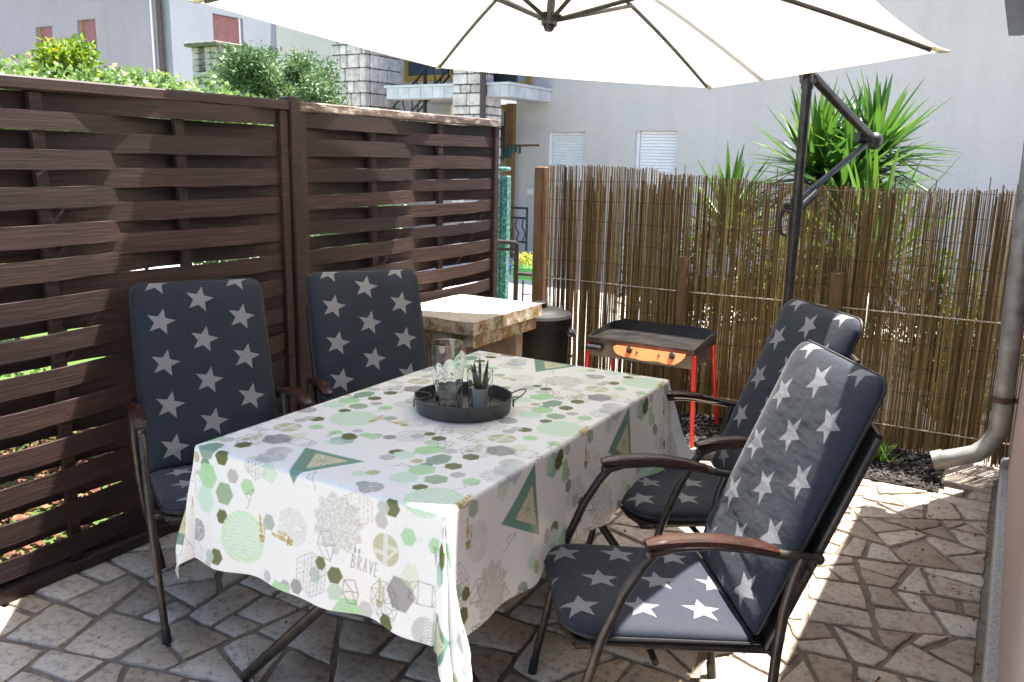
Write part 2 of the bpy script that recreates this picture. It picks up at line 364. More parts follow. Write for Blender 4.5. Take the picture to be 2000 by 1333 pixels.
# crazy paving: the patio is split again and again into angular flags
def split(poly, out, amax):
    A = abs(sum(poly[i][0] * poly[(i + 1) % len(poly)][1] - poly[(i + 1) % len(poly)][0] * poly[i][1] for i in range(len(poly)))) / 2
    cx = sum(p[0] for p in poly) / len(poly); cy = sum(p[1] for p in poly) / len(poly)
    am = amax * (.5 if cx > -.55 else 1.0)
    if A < am * random.uniform(.45, 1.35): out.append(poly); return
    # split across the long axis, with a random lean
    P = np.array(poly); C = P - P.mean(0); ev, evec = np.linalg.eigh(C.T @ C)
    d = evec[:, 1]; ang = math.atan2(d[1], d[0]) + random.gauss(0, .17); n = np.array([math.cos(ang), math.sin(ang)])
    c = P.mean(0) + n * random.uniform(-.16, .16) * math.sqrt(A)
    s = (P - c) @ n; a = []; b = []
    for i in range(len(P)):
        j = (i + 1) % len(P)
        if s[i] >= 0: a.append(tuple(P[i]))
        if s[i] <= 0: b.append(tuple(P[i]))
        if s[i] * s[j] < 0:
            q = P[i] + (P[j] - P[i]) * s[i] / (s[i] - s[j]); a.append(tuple(q)); b.append(tuple(q))
    if len(a) < 3 or len(b) < 3: out.append(poly); return
    split(a, out, amax); split(b, out, amax)
def paving(x0, x1, y0, y1):
    polys = []; split([(x0, y0), (x1, y0), (x1, y1), (x0, y1)], polys, .066); return polys
mb = MB()
for x0, x1, y0, y1 in ((-2.9, .07, .2, 4.42), (-.16, .07, 4.42, 5.15), (-2.9, -1.8, 4.42, 5.15)):
    for poly in paving(x0, x1, y0, y1):
        P = np.array(poly); ar = sum(P[i][0] * P[(i + 1) % len(P)][1] - P[(i + 1) % len(P)][0] * P[i][1] for i in range(len(P)))
        if ar < 0: P = P[::-1]
        n = len(P); ins = []
        off = [random.uniform(.005, .013) for _ in range(n)]
        lines = []
        for i in range(n):
            d = P[(i + 1) % n] - P[i]; L = np.linalg.norm(d)
            if L < 1e-6: continue
            d /= L; nn = np.array([-d[1], d[0]]); lines.append((P[i] + nn * off[i], d))
        ok = True; m = len(lines)
        for i in range(m):
            (p, d), (q, e) = lines[i - 1], lines[i]; den = d[0] * e[1] - d[1] * e[0]
            if abs(den) < .08: ins.append(q); continue
            t = ((q - p)[0] * e[1] - (q - p)[1] * e[0]) / den; ins.append(p + d * t)
        ins = np.array(ins); cen = ins.mean(0)
        if len(ins) < 3: continue
        A2 = sum(ins[i][0] * ins[(i + 1) % m][1] - ins[(i + 1) % m][0] * ins[i][1] for i in range(m)) / 2
        if A2 < .0025: continue
        # ragged outline
        out = []
        for i in range(m):
            a, b_ = ins[i], ins[(i + 1) % m]; L = np.linalg.norm(b_ - a); k = max(2, int(L / .035))
            corner = cen + (a - cen) * (1 - random.uniform(.02, .07)); out.append(corner)
            for q in range(1, k):
                f = q / k; d = (b_ - a) / max(L, 1e-6); nn = np.array([-d[1], d[0]])
                out.append(a + (b_ - a) * f + nn * random.gauss(0.001, .0022))
        m = len(out); h = random.uniform(.002, .006); rr = random.random(); tilt = (random.gauss(0, .006), random.gauss(0, .006))
        z = lambda q: h + (q[0] - cen[0]) * tilt[0] + (q[1] - cen[1]) * tilt[1]
        vs = [(q[0], q[1], -.02) for q in out] + [(q[0], q[1], z(q) - .003) for q in out]
        inn = [cen + (q - cen) * (1 - .004 / max(np.linalg.norm(q - cen), .02)) for q in out]
        vs += [(q[0], q[1], z(q)) for q in inn]
        fs = [(i, (i + 1) % m, m + (i + 1) % m, m + i) for i in range(m)] + [(m + i, m + (i + 1) % m, 2 * m + (i + 1) % m, 2 * m + i) for i in range(m)]
        fs.append(tuple(range(2 * m, 3 * m))); mb.add(vs, fs, rr)
tag(mb.build('patio_paving', MT['stone'], angle=50), kind='structure')
# planting bed of dark soil with chips along the reed screen
def chips(name, mat, poly_fn, n, smin, smax, z0, z1):
    vs = []; fs = []; rn = []
    for i in range(n):
        x, y = poly_fn(); sz = random.uniform(smin, smax); z = random.uniform(z0, z1)
        a = Matrix.Rotation(random.uniform(0, 6.28), 3, 'Z') @ Matrix.Rotation(random.gauss(0, .5), 3, 'X') @ Matrix.Rotation(random.gauss(0, .5), 3, 'Y')
        o = len(vs)
        for q in ((-1, -.6, 0), (1, -.5, 0), (.8, .6, 0), (-.7, .5, 0), (0, 0, .5), (0, 0, -.5)):
            p = a @ Vector(q) * sz; vs.append((x + p.x, y + p.y, z + p.z))
        fs += [(o, o + 1, o + 4), (o + 1, o + 2, o + 4), (o + 2, o + 3, o + 4), (o + 3, o, o + 4), (o + 1, o, o + 5), (o + 2, o + 1, o + 5), (o + 3, o + 2, o + 5), (o, o + 3, o + 5)]
        rn += [random.random()] * 6
    m = MB(); m.v = vs; m.f = fs; m.r = rn; return m
m = MB().box((-1.8, 4.425, -.09), (-.165, 5.2, .004)); so_ = m.build('soil_bed', MT['soil'], smooth=False); tag(so_, kind='structure')
m = chips('mulch', MT['grit'], lambda: (random.uniform(-1.8, -.17), random.uniform(4.435, 5.05)), 3800, .006, .017, .004, .016)
tag(m.build('mulch_chips', MT['grit'], smooth=False), 'dark mulch chips covering the planting bed below the reed screen', 'mulch', kind='stuff')
m = chips('bark', MT['bark'], lambda: (random.uniform(-4.6, -2.98), random.uniform(.2, 3.9)), 5200, .012, .03, -.03, .03)
tag(m.build('bark_mulch', MT['bark'], smooth=False), 'reddish bark chips on the ground behind the dark wooden fence', 'mulch', kind='stuff')

g = MB().add([(-2.2, 5.2, -.02), (2.5, 5.2, -.02), (2.5, 8.4, -.02), (-2.4, 8.4, -.02)], [(0, 1, 2, 3)]); tag(g.build('yucca_bed', MT['soil'], smooth=False), kind='structure')
# ------------------------------------------------------------------ the house at the right edge
H = thing('house', 'pink roughcast house wall with zinc downpipe at the right edge', 'house', (.115, 2, 0))
rel(MB().box((.115, -2.5, .115), (.45, 4.80, 3.6)).build('wall', MT['pink'], smooth=False), H)
rel(MB().box((.082, -2.5, -.02), (.45, 4.83, .115), bev=.008).build('plinth', MT['plinthm'], smooth=False), H)
rel(MB().box((-.06, -2.5, 2.245), (1.2, 4.66, 2.36)).build('roof_eave', MT['gunm'], smooth=False), H)
gut = MB(); prof = [(-.143, 2.215), (-.143, 2.20), (-.138, 2.19), (-.136, 2.142), (-.09, 2.140), (-.04, 2.150), (-.035, 2.215)]
gut.prism(prof, 1, -2.5, 4.67); go = rel(gut.build('gutter', MT['gunm']), H)
dp = MB(); dp.tube([(.028, 4.62, 2.25), (.026, 4.62, 1.8), (.04, 4.62, 1.0), (.055, 4.62, .42), (.05, 4.615, .30), (.02, 4.61, .225), (-.03, 4.60, .175), (-.10, 4.595, .145), (-.215, 4.58, .105)], .045, 20, cap=False)
dp.tube([(-.214, 4.58, .105), (-.165, 4.588, .125)], .049, 20, cap=False)
dp.tube([(.036, 4.62, 1.30), (.041, 4.62, 1.24)], .0475, 20)
dpo = rel(dp.build('downpipe', MT['zinc']), H)
mb_ = MB().tube([(.0515, 4.62, .475), (.0525, 4.62, .447)], .0485, 20).box((.09, 4.61, .45), (.118, 4.63, .472)); o = mb_.build('bracket', MT['rust']); o.parent = dpo; o.data.transform(Matrix.Translation(-H.location))

def litter():
    return (random.uniform(-.25, .07), random.uniform(1.6, 4.4)) if random.random() < .45 else (random.uniform(-2.8, .05), random.uniform(1.0, 4.3))
m = chips('litter', MT['bark'], litter, 170, .003, .009, .006, .009)
tag(m.build('leaf_litter', MT['bark'], smooth=False), 'tiny dry leaf crumbs scattered on the stone paving', 'leaf litter', kind='stuff')
# ------------------------------------------------------------------ woven fence panels
def fence_panel(y0, y1, bats, seed, label, worn):
    random.seed(seed)
    T = thing('woven_fence', label, 'fence', (-2.88, (y0 + y1) / 2, 0), 'woven timber fence panels')
    X = -2.88; fw = .05
    s = MB(); n = 27; zt = 1.705; pitch = zt / n
    L = y1 - y0 - .06; ya = y0 + .03
    for i in range(n):
        sg = 1 if i % 2 == seed % 2 else -1; zc = .062 + pitch * i + random.gauss(0, .0022); hh = pitch * random.choice((.98, 1.06, 1.12, 1.16, 1.20)) / 2; lean = random.gauss(0, .0035)
        ks = 48; rr = random.random(); vs = []; sag = random.gauss(0, .004)
        for k in range(ks + 1):
            f = k / ks; y = ya + L * f; x = X + sg * .036 * math.sin(f * 2 * math.pi)
            z = zc + lean * (f - .5) + sag * math.sin(math.pi * f); ed = .0012 * math.sin(f * 37 + i)
            for dx, dz in ((-.0045, -hh), (.0045, -hh + ed), (.0045, hh + ed), (-.0045, hh)): vs.append((x + dx, y, z + dz))
        fs = [(k * 4 + a, k * 4 + (a + 1) % 4, k * 4 + 4 + (a + 1) % 4, k * 4 + 4 + a) for k in range(ks) for a in range(4)] + [(0, 1, 2, 3), (ks * 4 + 3, ks * 4 + 2, ks * 4 + 1, ks * 4)]
        s.add(vs, fs, rr)
    rel(s.build('woven_slats', MT['wood'], angle=40), T)
    for b in bats: rel(MB().box((X - .0125, b - .022, .03), (X + .0125, b + .022, 1.735), bev=.002).build('batten', MT['wood'], smooth=False), T)
    for ys in (y0 + .0225, y1 - .0225): rel(MB().box((X - .024, ys - .0225, 0), (X + .024, ys + .0225, 1.737), bev=.003).build('side_frame', MT['wood'], smooth=False), T)
    rel(MB().box((X - .03, y0 - .005, 1.738), (X + .034, y1 + .005, 1.782), bev=.006).build('top_rail', MT['rail'] if worn else MT['wood'], smooth=False), T)
    rel(MB().box((X - .026, y0 + .046, .004), (X + .029, y1 - .046, .050), bev=.003).build('bottom_rail', MT['wood'], smooth=False), T)
    return T
fence_panel(1.12, 2.866, (1.725, 2.295), 1, 'dark brown woven fence panel nearest the camera, behind the left chair', False)
fence_panel(2.935, 4.68, (3.47, 4.065), 2, 'dark brown woven fence panel with pale weathered top rail behind the stone table', True)
tag(MB().box((-2.915, 2.871, 0), (-2.838, 2.929, 1.80), bev=.006).build('fence_post', MT['wood'], smooth=False), 'square dark wooden post between the two woven fence panels', 'post')
random.seed(21)

# ------------------------------------------------------------------ reed screen
T = thing('reed_screen', 'tall dry reed screen behind the red legged griddle', 'fence', (-1.1, 5, 0)); FY = 4.98
mb = MB()
def reed(x, y, z0, z1, rad):
    n = 5; ks = 6; jx = random.gauss(0, .0022); ph = random.uniform(0, 6); am = random.uniform(0, .003); vs = []; rr = random.random()
    for k in range(ks + 1):
        f = k / ks; px = x + jx * f + am * math.sin(ph + f * 7); rd = rad * (1.05 - .25 * f)
        for a in range(n):
            t = 6.283 * a / n + ph; vs.append((px + rd * math.cos(t), y + rd * math.sin(t), z0 + (z1 - z0) * f))
    fs = [(k * n + a, k * n + (a + 1) % n, k * n + n + (a + 1) % n, k * n + n + a) for k in range(ks) for a in range(n)] + [tuple(range(ks * n, ks * n + n))]
    mb.add(vs, fs, rr)
x = -2.66; skip = 0
while x < .62:
    top = 1.475 + .02 * math.sin(x * 2.1) - .012 * (x + 2.6) + random.gauss(0, .006)
    if x < -1.9: top += .02
    rad = random.uniform(.0030, .0046); reed(x, FY + random.gauss(0, .004), random.uniform(.0, .03), top, rad)
    x += 2 * rad + max(.0002, random.gauss(.0009 if x < -1.75 or x > -.35 else .0001, .0010))
for i in range(430):
    xx = random.choice((random.uniform(-2.6, .6), random.gauss(-2.35, .1), random.gauss(-1.9, .1), random.uniform(-2.6, .6), random.uniform(-1.7, .3)))
    reed(xx, FY + .012 + random.gauss(0, .003), .02, 1.40 + random.gauss(0, .05), random.uniform(.0028, .0044))
rel(mb.build('reeds', MT['reed'], angle=60), T)
for z in (.775, .145):  # pale canes added in place of light showing through the tied seams
    ca = MB(); k = -2.66
    while k < .6:
        k2 = min(.62, k + random.uniform(.35, .6)); ca.tube([(k, FY - .014, z - .012 * (k + 1) * .1), ((k + k2) / 2, FY - .014 + random.gauss(0, .002), z - .012 * (k + 1) * .1 + random.gauss(0, .003)), (k2 + .03, FY - .015, z - .012 * (k + 1) * .1)], .0042, 6); k = k2
    rel(ca.build('seam_light_cane', MT['seam_light']), T)
tw = MB()
for z in (1.42, 1.30, 1.17, 1.03, .90, .62, .48, .33, .22): tw.tube([(xx, FY - .0085 + random.gauss(0, .0012), z + .008 * math.sin(xx * 3 + z * 9)) for xx in np.linspace(-2.67, .62, 60)], .0013, 4)
rel(tw.build('binding_wire', MT['twine']), T)
rel(MB().box((-2.745, 4.94, -.02), (-2.672, 5.01, 1.50), bev=.006).build('end_post', MT['postw'], smooth=False), T)
rel(MB().lathe([(.038, -.02), (.038, .985), (.034, .992)], (-1.69, 4.925, 0), 14).build('stake', MT['stakew']), T)
rel(MB().lathe([(.038, -.02), (.038, .965), (.034, .972)], (-.81, 4.925, 0), 14).build('stake', MT['stakew']), T)

# ------------------------------------------------------------------ parasol
TIPS = [Vector(p) for p in ((-2.931, 2.444, 2.139), (-2.747, 3.856, 2.013), (-1.428, 4.400, 1.922), (-.293, 3.532, 1.958), (-.476, 2.120, 2.084), (-1.90, 1.39, 2.18))]
APEX = Vector((-1.6013, 3.0149, 2.3619)); AX = Vector((.0333, .0846, .9959))
P_ = thing('parasol', 'cream cantilever parasol with dark bent arm shading the table', 'parasol', (-.95, 4.4, 0))
c = MB(); n = 14
for k in range(6):
    A, B = TIPS[k], TIPS[(k + 1) % 6]; vs = []; idx = {}
    for i in range(n + 1):
        for j in range(i + 1):
            f = i / n; g_ = j / i if i else 0
            a = APEX.lerp(A, f); b = APEX.lerp(B, f); p = a.lerp(b, g_)
            bow = 4 * g_ * (1 - g_)
            p = p + (APEX - p) * .028 * bow * f ** 3 - AX * .022 * bow * f
            p = p + AX * .03 * math.sin(math.pi * f) * (1 - .3 * bow)
            idx[i, j] = len(vs); vs.append(p)
    fs = []
    for i in range(n):
        for j in range(i + 1):
            fs.append((idx[i, j], idx[i + 1, j], idx[i + 1, j + 1]))
            if j < i: fs.append((idx[i, j], idx[i + 1, j + 1], idx[i, j + 1]))
    c.add(vs, fs)
co = c.build('canopy', MT['canopy']); rel(co, P_)
md = co.modifiers.new('cloth_thickness', 'SOLIDIFY'); md.thickness = .0015
for k in range(6):      # hem of each side, then the small pockets over the rib ends
    A, B = TIPS[k], TIPS[(k + 1) % 6]; pts = []
    for j in range(15):
        g_ = j / 14; p = A.lerp(B, g_); bow = 4 * g_ * (1 - g_); pts.append(p + (APEX - p) * .028 * bow - AX * .022 * bow)
    pass
POCK = M('cream pocket webbing', (.55, .48, .34), (.66, .58, .42), 60, .9)
for t in TIPS:
    d = (t - APEX).normalized(); pk = MB(); pk.tube([t - d * .05 + Vector((0, 0, -.003)), t - d * .02 + Vector((0, 0, -.006)), t + d * .012], [.012, .014, .006], 8, flat=.7)
    o = pk.build('rib_pocket', POCK); o.parent = co; o.data.transform(Matrix.Translation(-P_.location))
HUB = APEX - AX * .29
for t in TIPS:
    d = (t - APEX); side = []
    pts = [APEX + d * f + AX * (.03 * math.sin(math.pi * f)) - AX * .016 for f in np.linspace(.02, .965, 12)]
    rel(MB().tube(pts, .0075, 8, flat=1.2).build('rib', MT['alum']), P_)
    q = APEX + d * .40 + AX * .01
    rel(MB().tube([HUB + d.normalized() * .03, q], .0085, 8).build('strut', MT['alum']), P_)
rel(MB().tube([APEX - AX * .34, APEX + AX * .05], .016, 16).build('hub_pole', MT['alum']), P_)
hb = MB().tube([HUB - AX * .03, HUB + AX * .012], .032, 16).tube([HUB - AX * .052, HUB - AX * .03], [.014, .026], 12)
for t in TIPS:
    d = (t - HUB).normalized(); d = (d - AX * d.dot(AX)).normalized(); hb.box((-.009, -.007, -.014), (.009, .007, .012))
    last = hb.v[-8:]; hb.v[-8:] = [tuple(HUB + d * .034 + Vector(p)) for p in last]
rel(hb.build('hub', MT['alum']), P_)
JN = Vector((-.72, 4.92, 1.69)); MTP = Vector((-.95, 4.4, 1.965))
rel(MB().tube([(-.95, 4.4, .05), (-.95, 4.4, 1.91)], .0245, 24).build('mast', MT['alum']), P_)
hd = MB().tube([(-.95, 4.4, 1.905), (-.95, 4.4, 1.935), (-.95, 4.4, 1.955)], [.030, .030, .022], 20)
hd.box((-.985, 4.378, 1.93), (-.965, 4.422, 2.0), bev=.004).box((-.935, 4.378, 1.93), (-.915, 4.422, 2.0), bev=.004).tube([(-.99, 4.4, 1.965), (-.905, 4.4, 1.965)], .011, 12)
rel(hd.build('mast_head', MT['alum']), P_)
dh = Vector((APEX.x + .95, APEX.y - 4.4, 0)).normalized()
top = APEX + AX * .09
arm = [JN + Vector((0, 0, .01)), JN.lerp(MTP, .5) + Vector((0, 0, .012)), MTP + Vector((0, 0, .02)), MTP + dh * .25 + Vector((0, 0, .125)), MTP + dh * .65 + Vector((0, 0, .275)), MTP + dh * 1.1 + Vector((0, 0, .41)), top + Vector((0, 0, .03))]
rel(MB().tube(arm, .022, 18, flat=1.15).build('arm', MT['alum']), P_)
rel(MB().tube([top + Vector((0, 0, .05)), APEX + AX * .03], .02, 14).build('arm_tip', MT['alum']), P_)
jb = MB().sphere((0, 0, 0), .046, 24); jb.xf(Matrix.Translation(JN + Vector((.02, .03, -.012))) @ Matrix.Diagonal((1, 1, 1, 1)))
jb.tube([JN + Vector((-.055, -.03, .005)), JN + Vector((.0, .01, -.004))], [.03, .036], 18)
jb.tube([JN + Vector((-.04, -.05, .05)), JN + Vector((.0, .0, .0))], [.026, .03], 16)
rel(jb.build('arm_joint', MT['blackp']), P_)
CL = Vector((-.95, 4.4, 1.33))
rel(MB().tube([JN + Vector((-.01, -.02, -.03)), CL + Vector((.01, .022, .05))], .0155, 14).build('support_strut', MT['alum']), P_)
cl = MB().tube([CL + Vector((0, 0, -.13)), CL + Vector((0, 0, .055))], .0295, 24)
e = (JN + Vector((-.01, -.02, -.03)) - CL).normalized(); cl.tube([CL, CL + e * .155], .026, 16)
rel(cl.build('sliding_clamp', MT['blackp']), P_)
cr = MB(); ex = Vector((-.86, -.45, 0)).normalized()
cr.tube([CL + ex * .02 + Vector((0, 0, .0)), CL + ex * .065 + Vector((0, 0, .012))], .022, 14)
cr.tube([CL + ex * .06 + Vector((0, 0, .01)), CL + ex * .075 + Vector((0, 0, -.05)), CL + ex * .07 + Vector((0, 0, -.12))], [.012, .009, .011], 10)
cr.tube([CL + ex * .07 + Vector((0, 0, -.118)), CL + ex * .035 + Vector((0, 0, -.135))], .007, 10)
rel(cr.build('crank', MT['blackp']), P_)
bs = MB()
for a in (R(25), R(115)):
    d = Vector((math.cos(a), math.sin(a), 0)) * .48; s_ = Vector((-math.sin(a), math.cos(a), 0)) * .03
    q = [Vector((-.95, 4.4, .0)) + x_ for x_ in (d + s_, d - s_, -d - s_, -d + s_)]
    z0, z1 = (.012, .042) if a < 1 else (.014, .0445)
    bs.add([(p.x, p.y, z0) for p in q] + [(p.x, p.y, z1) for p in q], [(0, 1, 2, 3), (4, 5, 6, 7), (0, 1, 5, 4), (1, 2, 6, 5), (2, 3, 7, 6), (3, 0, 4, 7)])
bs.tube([(-.95, 4.4, .045), (-.95, 4.4, .2)], .031, 18)
rel(bs.build('base', MT['alum']), P_)

# ------------------------------------------------------------------ dining table
X0, X1, Y0, Y1, ZT = -1.905, -1.065, 1.525, 2.985, .742
T = thing('dining_table', 'folding table hidden under the printed tablecloth', 'table', ((X0 + X1) / 2, (Y0 + Y1) / 2, 0))
rel(MB().box((X0 + .004, Y0 + .004, .712), (X1 - .004, Y1 - .004, ZT - .004), bev=.006).build('tabletop', MT['frame'], smooth=False), T)
for yy, xa, xb in ((1.60, -1.84, -1.13), (1.87, -1.13, -1.84), (2.62, -1.84, -1.16), (2.93, -1.16, -1.84)):
    rel(MB().tube([(xa, yy - .015, 0), (xa + (xb - xa) * .45, yy, .33), (xb, yy + .02, .71)], .0165, 14).build('leg', MT['frame']), T)

# ------------------------------------------------------------------ tablecloth, pattern printed into its vertex colours
st = .0026; D = .335
us = np.arange(X0 - D, X1 + D + st / 2, st); vs_ = np.arange(Y0 - D, Y1 + D + st / 2, st)
UU, VV = np.meshgrid(us, vs_); nu, nv = len(us), len(vs_)
au = np.maximum(X0 - UU, 0) * -1 + np.maximum(UU - X1, 0); av = np.maximum(Y0 - VV, 0) * -1 + np.maximum(VV - Y1, 0)
r_ = np.sqrt(au ** 2 + av ** 2) + 1e-9; ph = np.arctan2(np.abs(av), np.abs(au))
cornerness = np.sin(2 * ph) ** 2 * ((au != 0) & (av != 0))
rho = .013; q_ = np.minimum(r_ / rho, math.pi / 2)
drop = rho * (1 - np.cos(q_)) + np.maximum(r_ - rho * math.pi / 2, 0)
outw = rho * np.sin(q_)
long_ = np.clip((r_ - .02) / .33, 0, 1.6)
flare = .032 * long_ ** 1.3 + cornerness * (.085 * long_ ** 1.2)
wave = (.012 * np.sin(UU * 17 + 1.2) + .007 * np.sin(UU * 31 + .4)) * (np.abs(av) > 0) + (.014 * np.sin(VV * 13 + 2.2) + .008 * np.sin(VV * 27 + 1.3) + .012 * np.sin(VV * 5.2)) * (np.abs(au) > 0)
wave = wave * (1 - .6 * cornerness) * long_ ** 1.2
fold = cornerness * .022 * np.sin(ph * 14) * long_
lf_ = np.where(UU < X0, .45, 1.0)
o_ = outw + flare * lf_ + wave + fold * lf_
du = np.where(r_ > 1e-8, au / r_, 0); dv = np.where(r_ > 1e-8, av / r_, 0)
PX = np.clip(UU, X0, X1) + du * o_; PY = np.clip(VV, Y0, Y1) + dv * o_
lenf = np.sqrt(np.clip(1 - (.75 * flare / np.maximum(r_, .05)) ** 2, .5, 1))
sagk = .0012 * np.sin(UU * 9) * np.sin(VV * 7 + 1) + .0006 * np.sin(UU * 31 + VV * 12) * np.sin(VV * 23 - UU * 8)
PZ = ZT + .0025 + cornerness * long_ * .030 - drop * lenf + sagk * (r_ < 1e-6)
# -- print
W_ = np.array([.86, .86, .865]); PR = np.tile(W_, (nv, nu, 1))
sp_ = (np.sin(UU * 517.3 + VV * 113.1) * 43758.5) % 1
LU, LV = np.array([.59, .27]), np.array([0., .66])
def cover(x, y, rad):
    out = []
    for i in range(-3, 4):
        for j in range(-5, 6):
            cx = x + LU[0] * i + LV[0] * j; cy = y + LU[1] * i + LV[1] * j
            if us[0] - rad < cx < us[-1] + rad and vs_[0] - rad < cy < vs_[-1] + rad:
                i0 = max(0, int((cx - rad - us[0]) / st)); i1 = min(nu, int((cx + rad - us[0]) / st) + 2)
                j0 = max(0, int((cy - rad - vs_[0]) / st)); j1 = min(nv, int((cy + rad - vs_[0]) / st) + 2)
                if i1 > i0 and j1 > j0: out.append((slice(j0, j1), slice(i0, i1), UU[j0:j1, i0:i1] - cx, VV[j0:j1, i0:i1] - cy))
    return out
def paint(sl, mask, col, op=1.0):
    a = (np.clip(mask, 0, 1) * op)[..., None]; PR[sl[0], sl[1]] = PR[sl[0], sl[1]] * (1 - a) + np.array(col) * a
def soft(d): return np.clip(.5 + d / st, 0, 1)
def hexd(x, y, r, rot=0):
    c_, s_ = math.cos(rot), math.sin(rot); X = np.abs(c_ * x + s_ * y); Y = np.abs(-s_ * x + c_ * y); a = r * .866
    return np.minimum(a - Y, a - (X * .866 + Y * .5))
def lined(x, y, a, b, wd):
    ax, ay = a; bx, by = b; L2 = (bx - ax) ** 2 + (by - ay) ** 2; t = np.clip(((x - ax) * (bx - ax) + (y - ay) * (by - ay)) / L2, 0, 1)
    return wd - np.hypot(x - ax - t * (bx - ax), y - ay - t * (by - ay))
OL = (.095, .115, .012); SG = (.24, .36, .28); MI = (.42, .68, .40); PM = (.60, .78, .68); GR = (.32, .30, .32); TE = (.13, .29, .22); CR = (.66, .64, .46); BE = (.48, .48, .28); LI = (.05, .05, .055); LG = (.36, .36, .37); GO = (.50, .36, .08)
def hexa(x, y, r, col, op=1, rot=0.0):
    for s in cover(x, y, r * 1.1): paint(s, soft(hexd(s[2], s[3], r, rot)), col, op)
def lines(x, y, rad, segs, wd=.0011, col=LI, op=.8):
    for s in cover(x, y, rad):
        m = np.zeros_like(s[2])
        for a, b in segs: m = np.maximum(m, np.clip(.5 + lined(s[2], s[3], a, b, wd) / st, 0, 1))
        paint(s, m, col, op)
def disc(x, y, r, fn):
    for s in cover(x, y, r * 1.05): fn(s, s[2], s[3])
# filled hexagons, clusters as on the cloth
for a in [(-1.405, 1.782, .025, OL), (-1.208, 2.155, .025, OL), (-1.615, 1.821, .022, OL), (-1.423, 1.962, .019, OL), (-1.21, 1.86, .026, OL, .0),
          (-1.345, 1.838, .038, MI), (-1.375, 1.775, .034, PM), (-1.272, 1.790, .036, SG), (-1.315, 1.755, .018, BE), (-1.275, 1.742, .020, TE),
          (-1.60, 1.776, .040, (.36, .52, .46)), (-1.665, 1.822, .022, MI), (-1.575, 1.852, .022, MI), (-1.62, 1.868, .018, (.55, .52, .54)), (-1.545, 1.865, .019, (.42, .40, .44)),
          (-1.400, 1.735, .024, (.52, .50, .53)), (-1.169, 1.950, .046, GR), (-1.24, 2.115, .022, (.52, .50, .50)), (-1.235, 2.15, .020, (.50, .56, .53)),
          (-1.285, 1.868, .024, (.56, .55, .57)), (-1.155, 2.095, .024, MI), (-1.44, 1.925, .022, (.50, .58, .55)), (-1.66, 1.56, .046, (.55, .58, .62)),
          (-1.385, 1.60, .022, (.60, .80, .62)), (-1.36, 1.625, .020, BE), (-1.70, 1.44, .026, MI), (-1.33, 1.55, .020, (.30, .42, .36)),
          (-1.375, 1.282, .024, OL), (-1.372, 1.240, .024, (.55, .64, .55)), (-1.335, 1.195, .038, MI), (-1.272, 1.150, .030, SG), (-1.60, 1.150, .026, OL), (-1.545, 1.19, .022, MI), (-1.505, 1.215, .022, GR), (-1.80, 1.505, .026, OL), (-1.785, 1.405, .034, (.30, .42, .28)), (-1.855, 1.44, .040, MI), (-1.86, 1.37, .040, PM), (-1.787, 1.34, .022, OL), (-1.755, 1.46, .022, (.50, .46, .47)), (-1.618, 1.36, .024, (.38, .47, .40))]:
    hexa(a[0], a[1], a[2], a[3], .95, rot=.0)
# large hatched round
def big(s, x, y):
    rr = np.hypot(x, y); ring = soft(.074 - rr); paint(s, ring, (.50, .74, .50), .85)
    stripes = (np.sin((x * .5 + y) * 420) > .2) & (rr > .052); paint(s, ring * stripes, (.70, .84, .68), .8)
    inner = soft(.056 - rr); paint(s, inner, (.72, .82, .74), .75)
    dash = (np.sin(x * 560 + np.floor(y * 95) * 2.1) > .35) & (np.abs((y * 95) % 1 - .5) < .2); paint(s, inner * dash, (.42, .66, .46), .85)
disc(-1.122, 2.226, .076, big)
def oval(s, x, y):
    rr = np.hypot(x, y * 1.05); m = soft(.043 - rr); paint(s, m, BE, .85)
    for m2 in ((np.abs(x + .002) < .007), (np.abs(y - .008) < .005) & (x > 0), (np.abs(y + .012) < .005) & (x < 0), (np.abs(x - y - .028) < .005)): paint(s, m * m2, (.74, .74, .72), .95)
disc(-1.223, 2.045, .045, oval)
# triangle with a cream faceted centre
def tri_d(x, y, P):
    d = None
    for i in range(3):
        (ax, ay), (bx, by) = P[i], P[(i + 1) % 3]; L = math.hypot(bx - ax, by - ay); q = ((bx - ax) * (y - ay) - (by - ay) * (x - ax)) / L
        d = q if d is None else np.minimum(d, q)
    return d
TP = [(0.0, -.13), (.10, .06), (-.11, .055)]
for s in cover(-1.53, 1.615, .16):
    paint(s, soft(tri_d(s[2], s[3], TP)), TE, .95)
    ti = [(p[0] * .58 + .008, p[1] * .58 + .006) for p in TP]; paint(s, soft(tri_d(s[2], s[3], ti)), CR, 1)
ti = [(p[0] * .58 + .008, p[1] * .58 + .006) for p in TP]
cen_ = (.005, .0)
lines(-1.53, 1.615, .13, [(ti[0], ti[1]), (ti[1], ti[2]), (ti[2], ti[0])] + [(cen_, p) for p in ti] + [(cen_, ((ti[i][0] + ti[(i + 1) % 3][0]) / 2, (ti[i][1] + ti[(i + 1) % 3][1]) / 2)) for i in range(3)] + [(((ti[i][0] * 2 + ti[(i + 1) % 3][0]) / 3, (ti[i][1] * 2 + ti[(i + 1) % 3][1]) / 3), ((ti[i - 1][0] * 2 + ti[(i + 1) % 3][0]) / 3, (ti[i - 1][1] * 2 + ti[(i + 1) % 3][1]) / 3)) for i in range(3)], .0009, (.16, .18, .08), .85)
